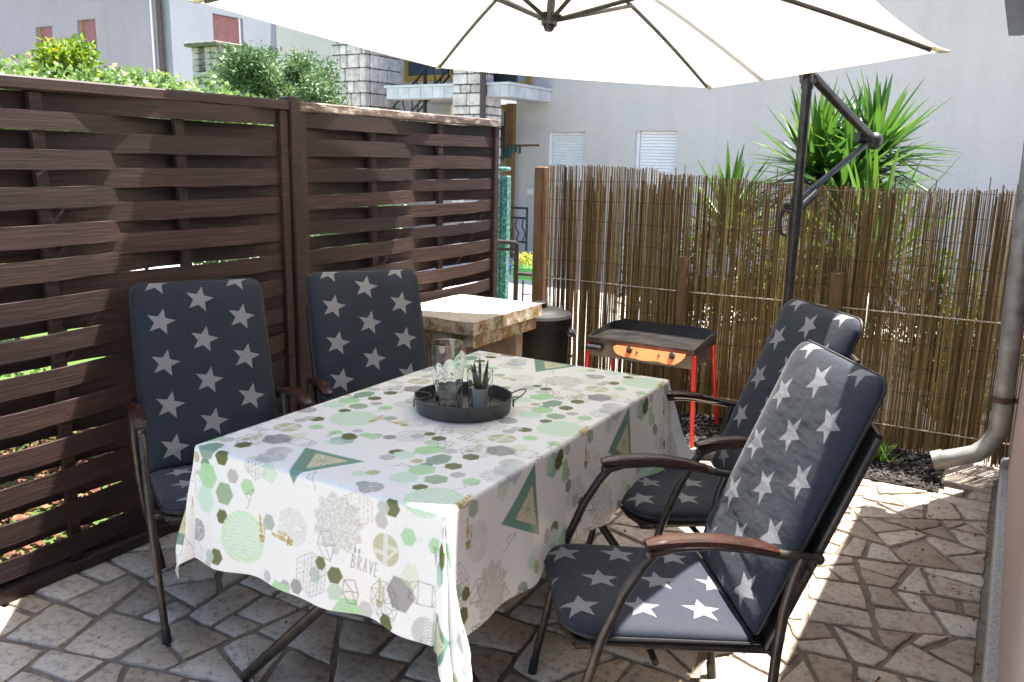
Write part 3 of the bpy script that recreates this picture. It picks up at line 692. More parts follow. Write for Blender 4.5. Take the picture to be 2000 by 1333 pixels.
# line drawings: rosette, gem, grid hexagon, outline shapes
def poly_segs(pts, close=True): return [(pts[i], pts[(i + 1) % len(pts)]) for i in range(len(pts) if close else len(pts) - 1)]
def circ(n, r, ph=0, sx=1): return [(r * sx * math.cos(ph + 2 * math.pi * i / n), r * math.sin(ph + 2 * math.pi * i / n)) for i in range(n)]
ro = poly_segs(circ(9, .052)) + poly_segs(circ(9, .034, .35)); a1 = circ(9, .052); a2 = circ(9, .034, .35); a3 = circ(9, .016)
ro += [(a1[i], a2[i]) for i in range(9)] + [(a2[i], a1[(i + 1) % 9]) for i in range(9)] + [(a2[i], a3[i]) for i in range(9)] + [((0, 0), a3[i]) for i in range(9)]
lines(-1.811, 1.643, .056, ro, .0008, LI, .75)
gm = poly_segs([(-.045, -.02), (-.018, -.028), (.022, -.026), (.045, -.016), (.045, .018), (.02, .026), (-.02, .028), (-.045, .018)]) + [((-.018, -.028), (-.02, .028)), ((.022, -.026), (.02, .026)), ((-.045, -.02), (-.02, .028)), ((-.045, .018), (-.018, -.028)), ((.045, -.016), (.02, .026)), ((.045, .018), (.022, -.026))]
lines(-1.687, 1.699, .05, gm, .0009, LI, .8)
lines(-1.41, 1.35, .05, poly_segs([(-.02, .035), (.012, .04), (.028, .01), (.02, -.035), (-.005, -.03), (-.028, 0)]) + [((-.02, .035), (.0, .0)), ((0, 0), (.02, -.035)), ((0, 0), (.028, .01)), ((0, 0), (-.028, 0))], .0009, LI, .8)
lines(-1.33, 1.245, .05, poly_segs([(-.018, .03), (.01, .034), (.022, .0), (.016, -.03), (-.004, -.028), (-.02, -.002)]) + [((-.018, .03), (.004, .004)), ((.004, .004), (.016, -.03)), ((.004, .004), (.022, 0)), ((.004, .004), (-.02, -.002))], .0011, LI, .85)
for (cx, cy, rr, cc, op) in ((-1.455, 1.262, .062, (.22, .22, .22), .55), (-1.90, 1.20, .05, (.45, .42, .30), .5), (-1.08, 1.78, .045, (.15, .17, .15), .6)):
    for s in cover(cx, cy, rr):
        m = soft(hexd(s[2], s[3], rr, math.pi / 2)); gx = s[2] * 75; gy = s[3] * 75
        ln = np.minimum(np.minimum(np.abs((gx + .5) % 1 - .5), np.abs((gx * .5 + gy * .866 + .5) % 1 - .5)), np.abs((gx * .5 - gy * .866 + .5) % 1 - .5))
        paint(s, m * (ln < .075), cc, op * .7); dd = ((gx * .5 + .5) % 1 - .5) ** 2 + ((gy * .577 + .5) % 1 - .5) ** 2; paint(s, m * (dd < .012), cc, op)
        paint(s, np.clip(1 - np.abs(hexd(s[2], s[3], rr * .96, math.pi / 2)) / (st * .8), 0, 1), cc, op * .6)
# feathered rosette in soft greys
for s in cover(-1.377, 1.417, .085):
    rr = np.hypot(s[2], s[3]); th = np.arctan2(s[3], s[2]); m = soft(.075 - rr + .007 * np.sin(th * 11))
    v = .5 + .5 * np.sin(th * 14 + np.sin(rr * 260) * 2.2) * np.sin(rr * 190 + th * 3)
    paint(s, m * (v > .55), (.46, .44, .40), .55); paint(s, m * (v < .28), (.62, .60, .54), .6); paint(s, m * (np.abs(v - .5) < .05), (.25, .25, .22), .5)
# disc with rings and dark faceted disc
for s in cover(-1.679, 1.609, .04):
    rr = np.hypot(s[2], s[3]); m = soft(.036 - rr); paint(s, m, (.36, .38, .37), .6); paint(s, m * (np.sin(np.hypot(s[2] - .012, s[3]) * 900) > .1) * (s[2] > -.004), (.78, .78, .78), .9)
for s in cover(-1.30, 1.545, .036):
    rr = np.hypot(s[2], s[3]); paint(s, soft(.032 - rr), (.28, .29, .31), .85)
lines(-1.30, 1.545, .034, [((-.03, 0), (.028, .012)), ((0, -.03), (.004, .031)), ((-.02, .02), (.022, -.02)), ((-.028, -.01), (.0, .03)), ((.0, -.03), (.03, .004)), ((-.022, -.02), (.02, .024))], .001, (.75, .75, .75), .9)
for s in cover(-1.53, 1.37, .06):
    rr = np.hypot(s[2] + .012, s[3] * 1.0); paint(s, soft(.052 - np.hypot(s[2], s[3])) * (np.sin(rr * 1250) > .45), (.40, .40, .41), .6)
# cactus drawings
for (cx, cy, rot, cc) in ((-1.241, 1.263, 0, BE), (-1.560, 1.330, 1.5, GO), (-1.06, 1.60, .15, GO)):
    c_, s2 = math.cos(rot), math.sin(rot)
    for s in cover(cx, cy, .06):
        x = c_ * s[2] + s2 * s[3]; y = -s2 * s[2] + c_ * s[3]
        b1 = soft(1 - np.hypot(x / .0065, (y - .012) / .032)) if False else ((x / .0065) ** 2 + ((y - .014) / .032) ** 2 < 1)
        b2 = (((x - .014) / .0045) ** 2 + ((y - .006) / .018) ** 2 < 1); b3 = ((np.abs(y + .024) < .010) & (np.abs(x) < .013 - np.maximum(0, -.02 - y) * .5))
        paint(s, b1 | b2, cc, .9); paint(s, (b1 | b2) & (np.abs((x * 420) % 1 - .5) < .17), (.75, .72, .55), .8); paint(s, b3, tuple(v * .75 for v in cc), .95)
        paint(s, b3 & (np.abs(np.abs(x) - (y + .03)) < .0015), (.75, .72, .5), .9)
# pale leaf fronds, speckles, small arrows
for (cx, cy, rot, cc) in ((-1.62, 1.50, .4, MI), (-1.14, 1.345, .0, (.62, .72, .45)), (-1.28, 1.65, 1.0, (.60, .78, .66)), (-1.02, 2.02, 2.0, (.60, .76, .62))):
    sg_ = []
    for i in range(7):
        t = i / 7; px, py = 0, -.03 + .06 * t; Lf = .028 * (1 - t * .8)
        for sd_ in (-1, 1): sg_.append(((px, py), (px + sd_ * Lf, py + Lf * .7)))
    c_, s2 = math.cos(rot), math.sin(rot); sg_ = [tuple((c_ * p[0] - s2 * p[1], s2 * p[0] + c_ * p[1]) for p in e_) for e_ in sg_]
    lines(cx, cy, .05, sg_, .0022, cc, .75)
dots = RNG.random((150, 2)) * [.59, .66] + [-1.8, 1.3]
for d_ in dots:
    for s in cover(d_[0], d_[1], .004): paint(s, soft(.0016 - np.hypot(s[2], s[3])), (.38, .36, .36), .55)
for (cx, cy, rot) in ((-1.33, 1.70, .5), (-1.47, 1.52, 2.1), (-1.10, 1.68, 1.2)):
    c_, s2 = math.cos(rot), math.sin(rot); sg_ = [((-.03, 0), (.03, 0)), ((.03, 0), (.02, .007)), ((.03, 0), (.02, -.007)), ((-.03, 0), (-.036, .006)), ((-.01, .0), (.0, .018)), ((.0, .018), (.016, .010))]
    lines(cx, cy, .045, [tuple((c_ * p[0] - s2 * p[1], s2 * p[0] + c_ * p[1]) for p in e_) for e_ in sg_], .0009, LI, .7)
# words
GL = {'B': [((0, 0), (0, 1)), ((0, 1), (.5, .85)), ((.5, .85), (.45, .6)), ((.45, .6), (0, .52)), ((.0, .52), (.6, .35)), ((.6, .35), (.5, .08)), ((.5, .08), (0, 0))],
      'R': [((0, 0), (0, 1)), ((0, 1), (.55, .85)), ((.55, .85), (.5, .6)), ((.5, .6), (0, .5)), ((.1, .5), (.6, 0))],
      'A': [((0, 0), (.3, 1)), ((.3, 1), (.6, 0)), ((.12, .38), (.48, .38))], 'V': [((0, 1), (.3, 0)), ((.3, 0), (.6, 1))],
      'E': [((0, 0), (0, 1)), ((0, 1), (.5, 1)), ((0, .52), (.4, .52)), ((0, 0), (.5, 0))],
      'b': [((0, 0), (0, 1)), ((0, .45), (.3, .55)), ((.3, .55), (.45, .3)), ((.45, .3), (.3, 0)), ((.3, 0), (0, 0))],
      'e': [((.0, .3), (.45, .3)), ((.45, .3), (.25, .55)), ((.25, .55), (0, .3)), ((0, .3), (.2, 0)), ((.2, 0), (.45, .1))]}
def word(txt, cx, cy, h, adv, rot=0, wx=.42, wd=.0010):
    sg_ = []; x0 = -adv * len(txt) / 2
    for i, ch in enumerate(txt):
        for a, b in GL[ch]: sg_.append(((x0 + i * adv + a[0] * h * wx, (a[1] - .5) * h), (x0 + i * adv + b[0] * h * wx, (b[1] - .5) * h)))
    c_, s2 = math.cos(rot), math.sin(rot); sg_ = [tuple((c_ * p[0] - s2 * p[1], s2 * p[0] + c_ * p[1]) for p in e_) for e_ in sg_]
    lines(cx, cy, adv * len(txt) / 2 + h, sg_, wd, LI, .9)
word('BRAVE', -1.285, 1.325, .036, .0175, -.10); word('be', -1.31, 1.363, .024, .012, -.1); word('R', -1.06, 1.41, .045, .03, .2)
cm = MB()
vv = np.stack([PX, PY, PZ], -1).reshape(-1, 3)
me = bpy.data.meshes.new('tablecloth'); me.vertices.add(len(vv)); me.vertices.foreach_set('co', vv.ravel())
ii = np.arange((nv - 1) * (nu - 1)); rj, ci = ii // (nu - 1), ii % (nu - 1); a0 = rj * nu + ci
quads = np.stack([a0, a0 + 1, a0 + nu + 1, a0 + nu], 1); nq = len(quads)
me.loops.add(nq * 4); me.loops.foreach_set('vertex_index', quads.ravel().astype(np.int32)); me.polygons.add(nq)
me.polygons.foreach_set('loop_start', (np.arange(nq) * 4).astype(np.int32)); me.polygons.foreach_set('loop_total', np.full(nq, 4, np.int32))
me.update(calc_edges=True); me.polygons.foreach_set('use_smooth', np.ones(nq, bool))
ca_ = me.color_attributes.new('print', 'FLOAT_COLOR', 'POINT'); ca_.data.foreach_set('color', np.concatenate([PR.reshape(-1, 3), np.ones((nu * nv, 1))], 1).astype(np.float32).ravel())
me.materials.append(MT['cloth']); tc_ = bpy.data.objects.new('tablecloth', me); COL.objects.link(tc_)
tag(tc_, 'white oilcloth printed with green hexagons and line drawings draped over the table', 'tablecloth')

# ------------------------------------------------------------------ chairs
HW, ZS, FX, BX, BTX, BTZ, AHW, AZ = .241, .452, .272, -.185, -.457, 1.059, .274, .671
def rrect(hx, y0, y1, rc, n=9):
    pts = []
    for cx, cy, a0, rr in ((hx, y1, 0, rc[1]), (-hx, y1, 90, rc[1]), (-hx, y0, 180, rc[0]), (hx, y0, 270, rc[0])):
        sx = 1 if cx > 0 else -1; sy = 1 if cy == y1 else -1
        ox, oy = cx - sx * rr, cy - sy * rr
        for k in range(n):
            a = R(a0 + 90 * k / (n - 1)); pts.append((ox + rr * math.cos(a), oy + rr * math.sin(a)))
    # densify the straight runs
    out = []
    for i in range(len(pts)):
        a, b = pts[i], pts[(i + 1) % len(pts)]; L = math.hypot(b[0] - a[0], b[1] - a[1]); k = max(1, int(L / .03))
        for q in range(k): out.append((a[0] + (b[0] - a[0]) * q / k, a[1] + (b[1] - a[1]) * q / k))
    return out
def cushion(name, parent, frame, L, rc, th, uvo, crease, seed):
    rnd_ = random.Random(seed); ol = rrect(HW, 0, L, rc); m = len(ol); cx, cy = 0, L / 2
    vs = []; uv = []; rings = [1, .985, .955, .91, .85, .76, .64, .5, .34, .17]
    ph = [rnd_.uniform(0, 6) for _ in range(6)]
    def hgt(f, x, y):
        e_ = (1 - f ** 7) ** .5 if f < 1 else 0
        wv = 1 + .07 * math.sin(x * 14 + ph[0]) * math.sin(y * 9 + ph[1]) + crease * math.sin(y * 46 + x * 9 + ph[2]) * math.exp(-((y - .06) / .12) ** 2)
        return th / 2 * e_ * wv
    for sgn in (1, -1):
        for f in rings[(0 if sgn == 1 else 1):]:
            for (x, y) in ol:
                X, Y = cx + (x - cx) * f, cy + (y - cy) * f; vs.append((X, Y, sgn * hgt(f, X, Y) if f < 1 else 0)); uv.append((X, Y))
    ctop = len(vs); vs.append((cx, cy, hgt(0, cx, cy))); uv.append((cx, cy)); vs.append((cx, cy, -hgt(0, cx, cy))); uv.append((cx, cy))
    fs = []; nr = len(rings)
    for k in range(nr - 1):
        for i in range(m): fs.append((k * m + i, k * m + (i + 1) % m, (k + 1) * m + (i + 1) % m, (k + 1) * m + i))
    for i in range(m): fs.append(((nr - 1) * m + i, (nr - 1) * m + (i + 1) % m, ctop))
    o = nr * m
    for i in range(m): fs.append((i, (i + 1) % m, o + (i + 1) % m, o + i)[::-1])
    for k in range(nr - 2):
        for i in range(m): fs.append((o + k * m + i, o + k * m + (i + 1) % m, o + (k + 1) * m + (i + 1) % m, o + (k + 1) * m + i)[::-1])
    for i in range(m): fs.append((o + (nr - 2) * m + i, o + (nr - 2) * m + (i + 1) % m, ctop + 1)[::-1])
    me = bpy.data.meshes.new(name); me.from_pydata([tuple(frame @ Vector(p)) for p in vs], [], fs); me.update()
    ul = me.uv_layers.new(name='UVMap'); vi = np.zeros(len(me.loops), np.int32); me.loops.foreach_get('vertex_index', vi)
    U = (np.array(uv) + np.array(uvo))[vi]; ul.data.foreach_set('uv', U.astype(np.float32).ravel())
    me.materials.append(MT['star']); me.polygons.foreach_set('use_smooth', [True] * len(me.polygons))
    ob = bpy.data.objects.new(name, me); COL.objects.link(ob); ob.parent = parent
    pi = MB(); pts = [frame @ Vector((x * 1.004, L / 2 + (y - L / 2) * 1.004, -.002)) for x, y in ol]; pi.tube(pts + [pts[0]], .0042, 6, cap=False); p = pi.build('piping', MT['piping'], ob)
    return ob
def make_chair():
    t = thing('garden_chair', 'x', 'chair', group='garden chairs with star cushions')
    # local +x = front. cushion frames: columns = (u across, v along, normal)
    th = .062
    vdir = Vector((-1, 0, -.075)).normalized(); 
    udir = Vector((0, -1, 0)); nrm = udir.cross(vdir); nrm = nrm if nrm.z > 0 else -nrm
    Fs = Matrix((( udir.x, vdir.x, nrm.x, FX), (udir.y, vdir.y, nrm.y, 0), (udir.z, vdir.z, nrm.z, ZS - .022), (0, 0, 0, 1)))
    cushion('seat_cushion', t, Fs, FX - BX + .015, (.085, .02), th, (0, .03), .0, 3)
    vb = Vector((BTX - BX, 0, BTZ - .40)).normalized(); ub = Vector((0, 1, 0)); nb = ub.cross(vb); nb = nb if nb.x > 0 else -nb
    o0 = Vector((BX - .005, 0, .418)) - nb * .01
    Fb = Matrix(((ub.x, vb.x, nb.x, o0.x), (ub.y, vb.y, nb.y, 0), (ub.z, vb.z, nb.z, o0.z), (0, 0, 0, 1)))
    Lb = (Vector((BTX, 0, BTZ)) - Vector((BX, 0, .418))).length
    cushion('back_cushion', t, Fb, Lb, (.02, .045), th, (0, .01), .30, 5)
    # frame
    fr = MB()
    bo = lambda f, s, d=-.046: tuple(o0 + vb * Lb * f + Vector((0, s, 0)) + nb * d)
    for s in (-1, 1):
        fr.tube([(FX - .03, s * .225, .40), (0, s * .232, .388), (BX - .05, s * .235, .372)], .0105, 10)
        fr.tube([bo(-.04, s * .235), bo(.3, s * .237), bo(.6, s * .237), bo(.81, s * .235)], .0115, 12)
    fr.tube([(FX - .03, -.225, .40), (FX - .01, -.15, .400), (FX - .01, .15, .400), (FX - .03, .225, .40)], .0105, 10)
    fr.tube([(BX - .05, -.235, .372), (BX - .05, .235, .372)], .0105, 10)
    fr.tube([bo(.81, -.235), bo(.825, -.2), bo(.825, .2), bo(.81, .235)], .0115, 10)
    fr.tube([(.05, -.25, .355), (.05, .25, .355)], .009, 8)
    sl = MB().box((BX - .04, -.218, .378), (FX - .03, .218, .384)); q = [bo(-.02, -.222), bo(-.02, .222), bo(.82, .222), bo(.82, -.222)]; q2 = [tuple(Vector(p) - nb * .004) for p in q]
    sl.add(q + q2, [(0, 1, 2, 3), (7, 6, 5, 4), (0, 1, 5, 4), (1, 2, 6, 5), (2, 3, 7, 6), (3, 0, 4, 7)]); sl.build('sling', MT['textil'], t, smooth=False)
    for s in (-1, 1):
        y = s * AHW
        fl = MB().tube([(.075, y, .655), (.10, y, .625), (.145, y, .55), (.19, y * 1.0, .44), (.225, y * .99, .31), (.258, y * .97, .15), (.288, y * .95, .012)], [.0125, .0125, .0125, .0125, .0125, .012, .0115], 12)
        lo = fl.build('leg', MT['frame'], t); MB().tube([(.281, y * .953, .045), (.288, y * .95, 0)], .0145, 12).build('foot_cap', MT['blackp'], lo)
        rl = MB().tube([(-.283, y, .635), (-.268, y, .59), (-.250, y, .50), (-.243, y * .98, .38), (-.245, y * .93, .25), (-.256, y * .82, .10), (-.262, y * .77, .01)], .0125, 12)
        lo = rl.build('leg', MT['frame'], t); MB().tube([(-.258, y * .79, .045), (-.262, y * .77, 0)], .0145, 12).build('foot_cap', MT['blackp'], lo)
        fr.tube([(-.243, y * .97, .372), (BX - .05, s * .235, .372)], .009, 8); fr.tube([(.205, y, .40), (.20, s * .225, .398)], .009, 8)
        # armrest: arched wooden pad on a tube that ends in a knob behind
        pad = MB(); vs = []; ks = 18
        for k in range(ks + 1):
            f = k / ks; x = .098 - .318 * f; z = .668 + .026 * math.sin(math.pi * (.12 + .80 * f)) - .020 * f
            wd = .024 * (1 - .25 * (2 * f - 1) ** 6); h = .013 * (1 - .4 * (2 * f - 1) ** 8)
            for a in range(10):
                tt = 2 * math.pi * a / 10 + .31; ca, sa = math.cos(tt), math.sin(tt)
                sq = lambda v: math.copysign(abs(v) ** .6, v); vs.append((x, y + wd * sq(ca), z + h * sq(sa)))
        fs = [(k * 10 + a, k * 10 + (a + 1) % 10, k * 10 + 10 + (a + 1) % 10, k * 10 + 10 + a) for k in range(ks) for a in range(10)] + [tuple(range(10)), tuple(range(ks * 10, ks * 10 + 10))]
        pad.add(vs, fs); po = pad.build('armrest', MT['armw'], t)
        at = MB().tube([(.082, y, .652), (.03, y, .668), (-.06, y, .672), (-.16, y, .661), (-.235, y, .645), (-.325, y * .97, .628)], .0115, 12).sphere((-.328, y * .97, .627), .0135, 12).sphere((.085, y, .655), .0145, 12)
        a_ = at.build('arm_tube', MT['frame'], po)
        # pivot bracket between back frame and arm
    for s in (-1, 1): MB().tube([bo(.30, s * .24), (-.30, s * AHW, .63)], .010, 10).build('back_bracket', MT['frame'], t)
    fr.build('frame', MT['frame'], t)
    return t
random.seed(33)
ch = make_chair()
SPOT = [((-2.298, 1.951), -31, 'star cushioned chair in the shade nearest the camera against the dark fence'),
        ((-2.026, 2.553), -35.3, 'star cushioned chair between the tray table and the fence, beside the stone slab'),
        ((-.726, 2.020), 215.3, 'nearest star cushioned chair with sunlit seat corner, right of the table'),
        ((-.886, 2.762), 221.4, 'star cushioned chair partly hidden behind the nearest right chair, by the griddle')]
for i, (p, a, lab) in enumerate(SPOT):
    c_ = ch if i == 0 else copy_tree(ch)
    c_.location = (p[0], p[1], .004); c_.rotation_euler = (0, 0, R(a)); c_['label'] = lab

# ------------------------------------------------------------------ things on the table
ZC = ZT + .0045
TC = (-1.478, 2.225, ZC)
T = thing('tray', 'round dark grey metal tray with wire handles on the tablecloth', 'tray', TC)
MB().lathe([(0, .0), (.150, .0), (.153, .004), (.157, .048), (.1585, .0505), (.1555, .0505), (.150, .006), (0, .004)], (0, 0, 0), 72).build('dish', MT['trayc'], T)
for ang, tilt in ((R(215), R(-12)), (R(35), R(28))):
    pts = []
    for k in range(17):
        a = math.pi * k / 16; u = .045 * math.cos(a); wv = .052 * math.sin(a); pts.append((.157 + wv * math.cos(tilt), u, .040 + wv * math.sin(tilt)))
    if ang > 3: pts = [(.157 - (p[0] - .157) * 1, p[1], .047 + abs(p[0] - .157) * .02) for p in pts]
    m = MB().tube(pts, .0022, 8).box((.156, .041, .022), (.161, .049, .046)).box((.156, -.049, .022), (.161, -.041, .046)); m.xf(Matrix.Rotation(ang, 4, 'Z')); m.build('handle', MT['trayc'], T)
def tumbler(loc, prof_out, th, base, facets, zf, label, group=None, amp=.035):
    T = thing('drinking_glass', label, 'glass', loc, group)
    def rip(t, z):
        k = math.exp(-max(0, z - zf) / .006) if z > zf else 1
        return 1 + amp * k * (abs(math.cos(t * facets / 2)) - .6)
    m = MB(); inner = [(r - th, z) for r, z in prof_out if z > base]
    N = 72; prof = [(.0005, 0)] + prof_out
    vs = []; cols = []
    out = prof; inn = [(prof_out[-1][0] - th * .5, prof_out[-1][1] + .0008)] + [(r, z) for r, z in inner[::-1]] + [(inner[0][0] * .85, base + .001), (.0005, base)]
    for j, (r, z) in enumerate(out + inn):
        for k in range(N):
            t = 2 * math.pi * k / N; rr = r * (rip(t, z) if j < len(out) else 1); vs.append((rr * math.cos(t), rr * math.sin(t), z))
    n_ = len(out + inn); fs = [(j * N + k, j * N + (k + 1) % N, (j + 1) * N + (k + 1) % N, (j + 1) * N + k) for j in range(n_ - 1) for k in range(N)]
    fs += [tuple(range(N))[::-1], tuple(range((n_ - 1) * N, n_ * N))]
    m.add(vs, fs); m.build('glass_body', MT['glass'], T, angle=50); return T
zt_ = ZC + .0045
tumbler((-1.548, 2.235, zt_), [(.041, 0), (.0435, .006), (.045, .03), (.050, .09), (.053, .122), (.057, .134), (.0575, .15), (.059, .207)], .0042, .018, 9, .118, 'tall faceted glass at the back left of the tray', 'glasses on the tray', .075)
tumbler((-1.478, 2.142, zt_), [(.036, 0), (.038, .005), (.040, .03), (.043, .055), (.0435, .062), (.0445, .104)], .0042, .014, 9, .054, 'short faceted glass in front of the tall one', 'glasses on the tray', .07)
tumbler((-1.424, 2.238, zt_), [(.034, 0), (.036, .005), (.037, .03), (.0395, .078), (.041, .084), (.0425, .132)], .0036, .012, 10, .078, 'faceted glass holding a small spiky succulent', 'glasses on the tray', .05)
T = thing('succulent', 'small dark spiky succulent in a white pot inside the glass', 'plant', (-1.424, 2.238, zt_ + .0135))
MB().lathe([(0, 0), (.025, 0), (.026, .003), (.0305, .058), (.032, .062), (.030, .062), (.028, .055), (0, .052)], (0, 0, 0), 36).build('pot', MT['potw'], T)
lv = MB()
for k in range(9):
    a = k * 2.4 + .4; tl = [.18, .3, .1, .4, .25, .5, .06, .35, .55][k]; L = [.115, .10, .125, .08, .095, .06, .11, .05, .055][k]; d = Vector((math.cos(a) * math.sin(tl), math.sin(a) * math.sin(tl), math.cos(tl))); s0 = Vector((math.cos(a) * .008, math.sin(a) * .008, .05))
    lv.tube([s0, s0 + d * L * .35, s0 + d * L * .7 + Vector((0, 0, .004)), s0 + d * L * .86 + Vector((0, 0, .008))], [.0062, .0060, .0042, .0008], 7)
lv.build('leaves', MT['succ'], T)

# ------------------------------------------------------------------ gas griddle
T = thing('gas_griddle', 'gas griddle with black pan, orange control plate and four red legs', 'griddle', (-1.73, 4.55, 0))
gx0, gx1, gy0, gy1 = -2.055, -1.415, 4.385, 4.76
pn = MB(); z0, z1 = .548, .60
pn.box((gx0, gy0, .535), (gx1, gy1, .543), bev=.002)
pn.box((gx0 - .002, gy0 - .006, .518), (gx1 + .002, gy0 + .006, .556), bev=.003)
def wallp(pts, d):
    a = [Vector(p) for p in pts]; b = [p + Vector(d) for p in a]; n_ = len(a)
    pn.add(a + b, [tuple(range(n_)), tuple(range(n_, 2 * n_))[::-1]] + [(i, (i + 1) % n_, n_ + (i + 1) % n_, n_ + i) for i in range(n_)])
for xx, dx in ((gx0, .004), (gx1, -.004)): wallp([(xx, gy0, .52), (xx, gy1, .52), (xx, gy1 + .01, .585), (xx, gy1 - .08, .587), (xx, gy0 + .12, .572), (xx, gy0, .552)], (dx, 0, 0))
wallp([(gx0, gy1, .52), (gx1, gy1, .52), (gx1, gy1 + .01, .585), (gx1 - .07, gy1 + .012, .604), (gx0 + .07, gy1 + .012, .604), (gx0, gy1 + .01, .585)], (0, .004, 0))
rel(pn.build('griddle_pan', MT['griddle'], smooth=False), T)
bd = MB().box((gx0 + .012, gy0 + .012, .44), (gx1 - .012, gy0 + .016, .517)).box((gx0 + .012, gy1 - .02, .44), (gx1 - .012, gy1 - .016, .517)).box((gx0 + .012, gy0 + .018, .44), (gx0 + .016, gy1 - .022, .517)).box((gx1 - .016, gy0 + .018, .44), (gx1 - .012, gy1 - .022, .517))
rel(bd.build('burner_box', MT['paleplate'], smooth=False), T)
rel(MB().box((gx0, gy0 - .009, .520), (gx1, gy0 - .0065, .552)).build('front_lip', MT['steel'], smooth=False), T)
pp = [(-1.86, .525), (-1.875, .512), (-1.868, .492), (-1.845, .472), (-1.80, .462), (-1.745, .462), (-1.70, .455), (-1.655, .457), (-1.60, .462), (-1.545, .453), (-1.50, .458), (-1.475, .478), (-1.455, .505), (-1.452, .525)]
m = MB().prism(pp, 1, gy0 - .03, gy0 - .026); SL = Matrix.Translation((0, gy0 - .02, .528)) @ Matrix.Rotation(R(-32), 4, 'X') @ Matrix.Translation((0, -gy0 + .02, -.528)); m.xf(SL); co_ = rel(m.build('control_plate', MT['orange'], smooth=False), T)
for kx in (-1.775, -1.525):
    k_ = MB().lathe([(0, 0), (.018, 0), (.018, .008), (.013, .010), (.012, .024), (0, .025)], n=20); k_.xf(Matrix.Translation((kx, gy0 - .031, .505)) @ Matrix.Rotation(R(90), 4, 'X')); k_.box((kx - .003, gy0 - .060, .492), (kx + .003, gy0 - .05, .520)); k_.xf(SL)
    o = k_.build('knob', MT['blackp']); o.parent = co_; o.data.transform(Matrix.Translation(-T.location))
for kx in (-1.73, -1.60):
    k_ = MB().lathe([(0, 0), (.006, 0), (.006, .005), (0, .006)], n=14); k_.xf(Matrix.Translation((kx, gy0 - .031, .497)) @ Matrix.Rotation(R(90), 4, 'X')); k_.xf(SL); o = k_.build('button', MT['blackp']); o.parent = co_; o.data.transform(Matrix.Translation(-T.location))
rel(MB().box((-2.045, gy0 - .05, .478), (-1.955, gy0 + .010, .512), bev=.008).build('grease_cup', MT['blackp'], smooth=False), T)
for sx, sy in ((0, 0), (1, 0), (0, 1), (1, 1)):
    tx = gx1 - .004 if sx else gx0 + .004; ty = gy1 - .03 if sy else gy0 + .008; fx = tx + (.022 if sx else -.022); fy = ty + (.11 if sy else -.005)
    rel(MB().tube([(tx, ty, .515), (fx, fy, .004)], .0115, 12).build('leg', MT['red']), T)

# ------------------------------------------------------------------ stone slab table, bin
T = thing('stone_table', 'low concrete barbecue table with a lichen stained double slab beside the fence', 'table', (-2.48, 3.8, 0))
def rough_slab(a, b, seed):
    rr = random.Random(seed); m = MB(); nx, ny = 14, 18
    def pt(x, y, z, e): return (x + rr.gauss(0, e), y + rr.gauss(0, e), z + rr.gauss(0, e))
    V = {}; vs = []
    def vid(x, y, z):
        k = (round(x, 5), round(y, 5), round(z, 5))
        if k not in V:
            V[k] = len(vs); ed = (abs(x - a[0]) < 1e-4) + (abs(x - b[0]) < 1e-4) + (abs(y - a[1]) < 1e-4) + (abs(y - b[1]) < 1e-4) + (abs(z - a[2]) < 1e-4) + (abs(z - b[2]) < 1e-4)
            c = Vector(((a[0] + b[0]) / 2, (a[1] + b[1]) / 2, (a[2] + b[2]) / 2)); p = Vector(pt(x, y, z, .0011))
            if ed >= 2: p += (c - p).normalized() * rr.uniform(.003, .0065)
            vs.append(tuple(p))
        return V[k]
    X = np.linspace(a[0], b[0], nx); Y = np.linspace(a[1], b[1], ny); Z = np.linspace(a[2], b[2], 5); fs = []
    for i in range(nx - 1):
        for j in range(ny - 1):
            for z in (Z[0], Z[-1]): fs.append((vid(X[i], Y[j], z), vid(X[i + 1], Y[j], z), vid(X[i + 1], Y[j + 1], z), vid(X[i], Y[j + 1], z)))
    for k in range(4):
        for i in range(nx - 1):
            for y in (Y[0], Y[-1]): fs.append((vid(X[i], y, Z[k]), vid(X[i + 1], y, Z[k]), vid(X[i + 1], y, Z[k + 1]), vid(X[i], y, Z[k + 1])))
        for j in range(ny - 1):
            for x in (X[0], X[-1]): fs.append((vid(x, Y[j], Z[k]), vid(x, Y[j + 1], Z[k]), vid(x, Y[j + 1], Z[k + 1]), vid(x, Y[j], Z[k + 1])))
    m.add(vs, fs, .5); return m
rel(rough_slab((-2.80, 3.46, .685), (-2.245, 4.17, .752), 1).build('top_slab', MT['mossy'], angle=60), T)
rel(rough_slab((-2.79, 3.49, .612), (-2.265, 4.14, .681), 2).build('lower_slab', MT['mossy'], angle=60), T)
rel(rough_slab((-2.76, 3.58, -.01), (-2.50, 3.66, .610), 3).build('support', MT['tan'], angle=60), T)
rel(rough_slab((-2.76, 3.98, -.01), (-2.30, 4.05, .610), 4).build('support', MT['tan'], angle=60), T)
T = thing('rubbish_bin', 'round black lidded bin between the stone table and the reed screen', 'bin', (-2.45, 4.52, 0))
b_ = MB().lathe([(0, 0), (.160, 0), (.165, .01), (.185, .55), (.196, .555), (.198, .60), (.190, .605), (.176, .55), (.155, .02), (0, .015)], n=48); b_.build('body', MT['bin'], T)
l_ = MB().lathe([(.202, .585), (.205, .612), (.195, .628), (.14, .648), (.13, .655), (.06, .662), (0, .664)], n=48).lathe([(0, .665), (.045, .665), (.045, .69), (.038, .695), (0, .695)], n=24); l_.build('lid', MT['bin'], T)
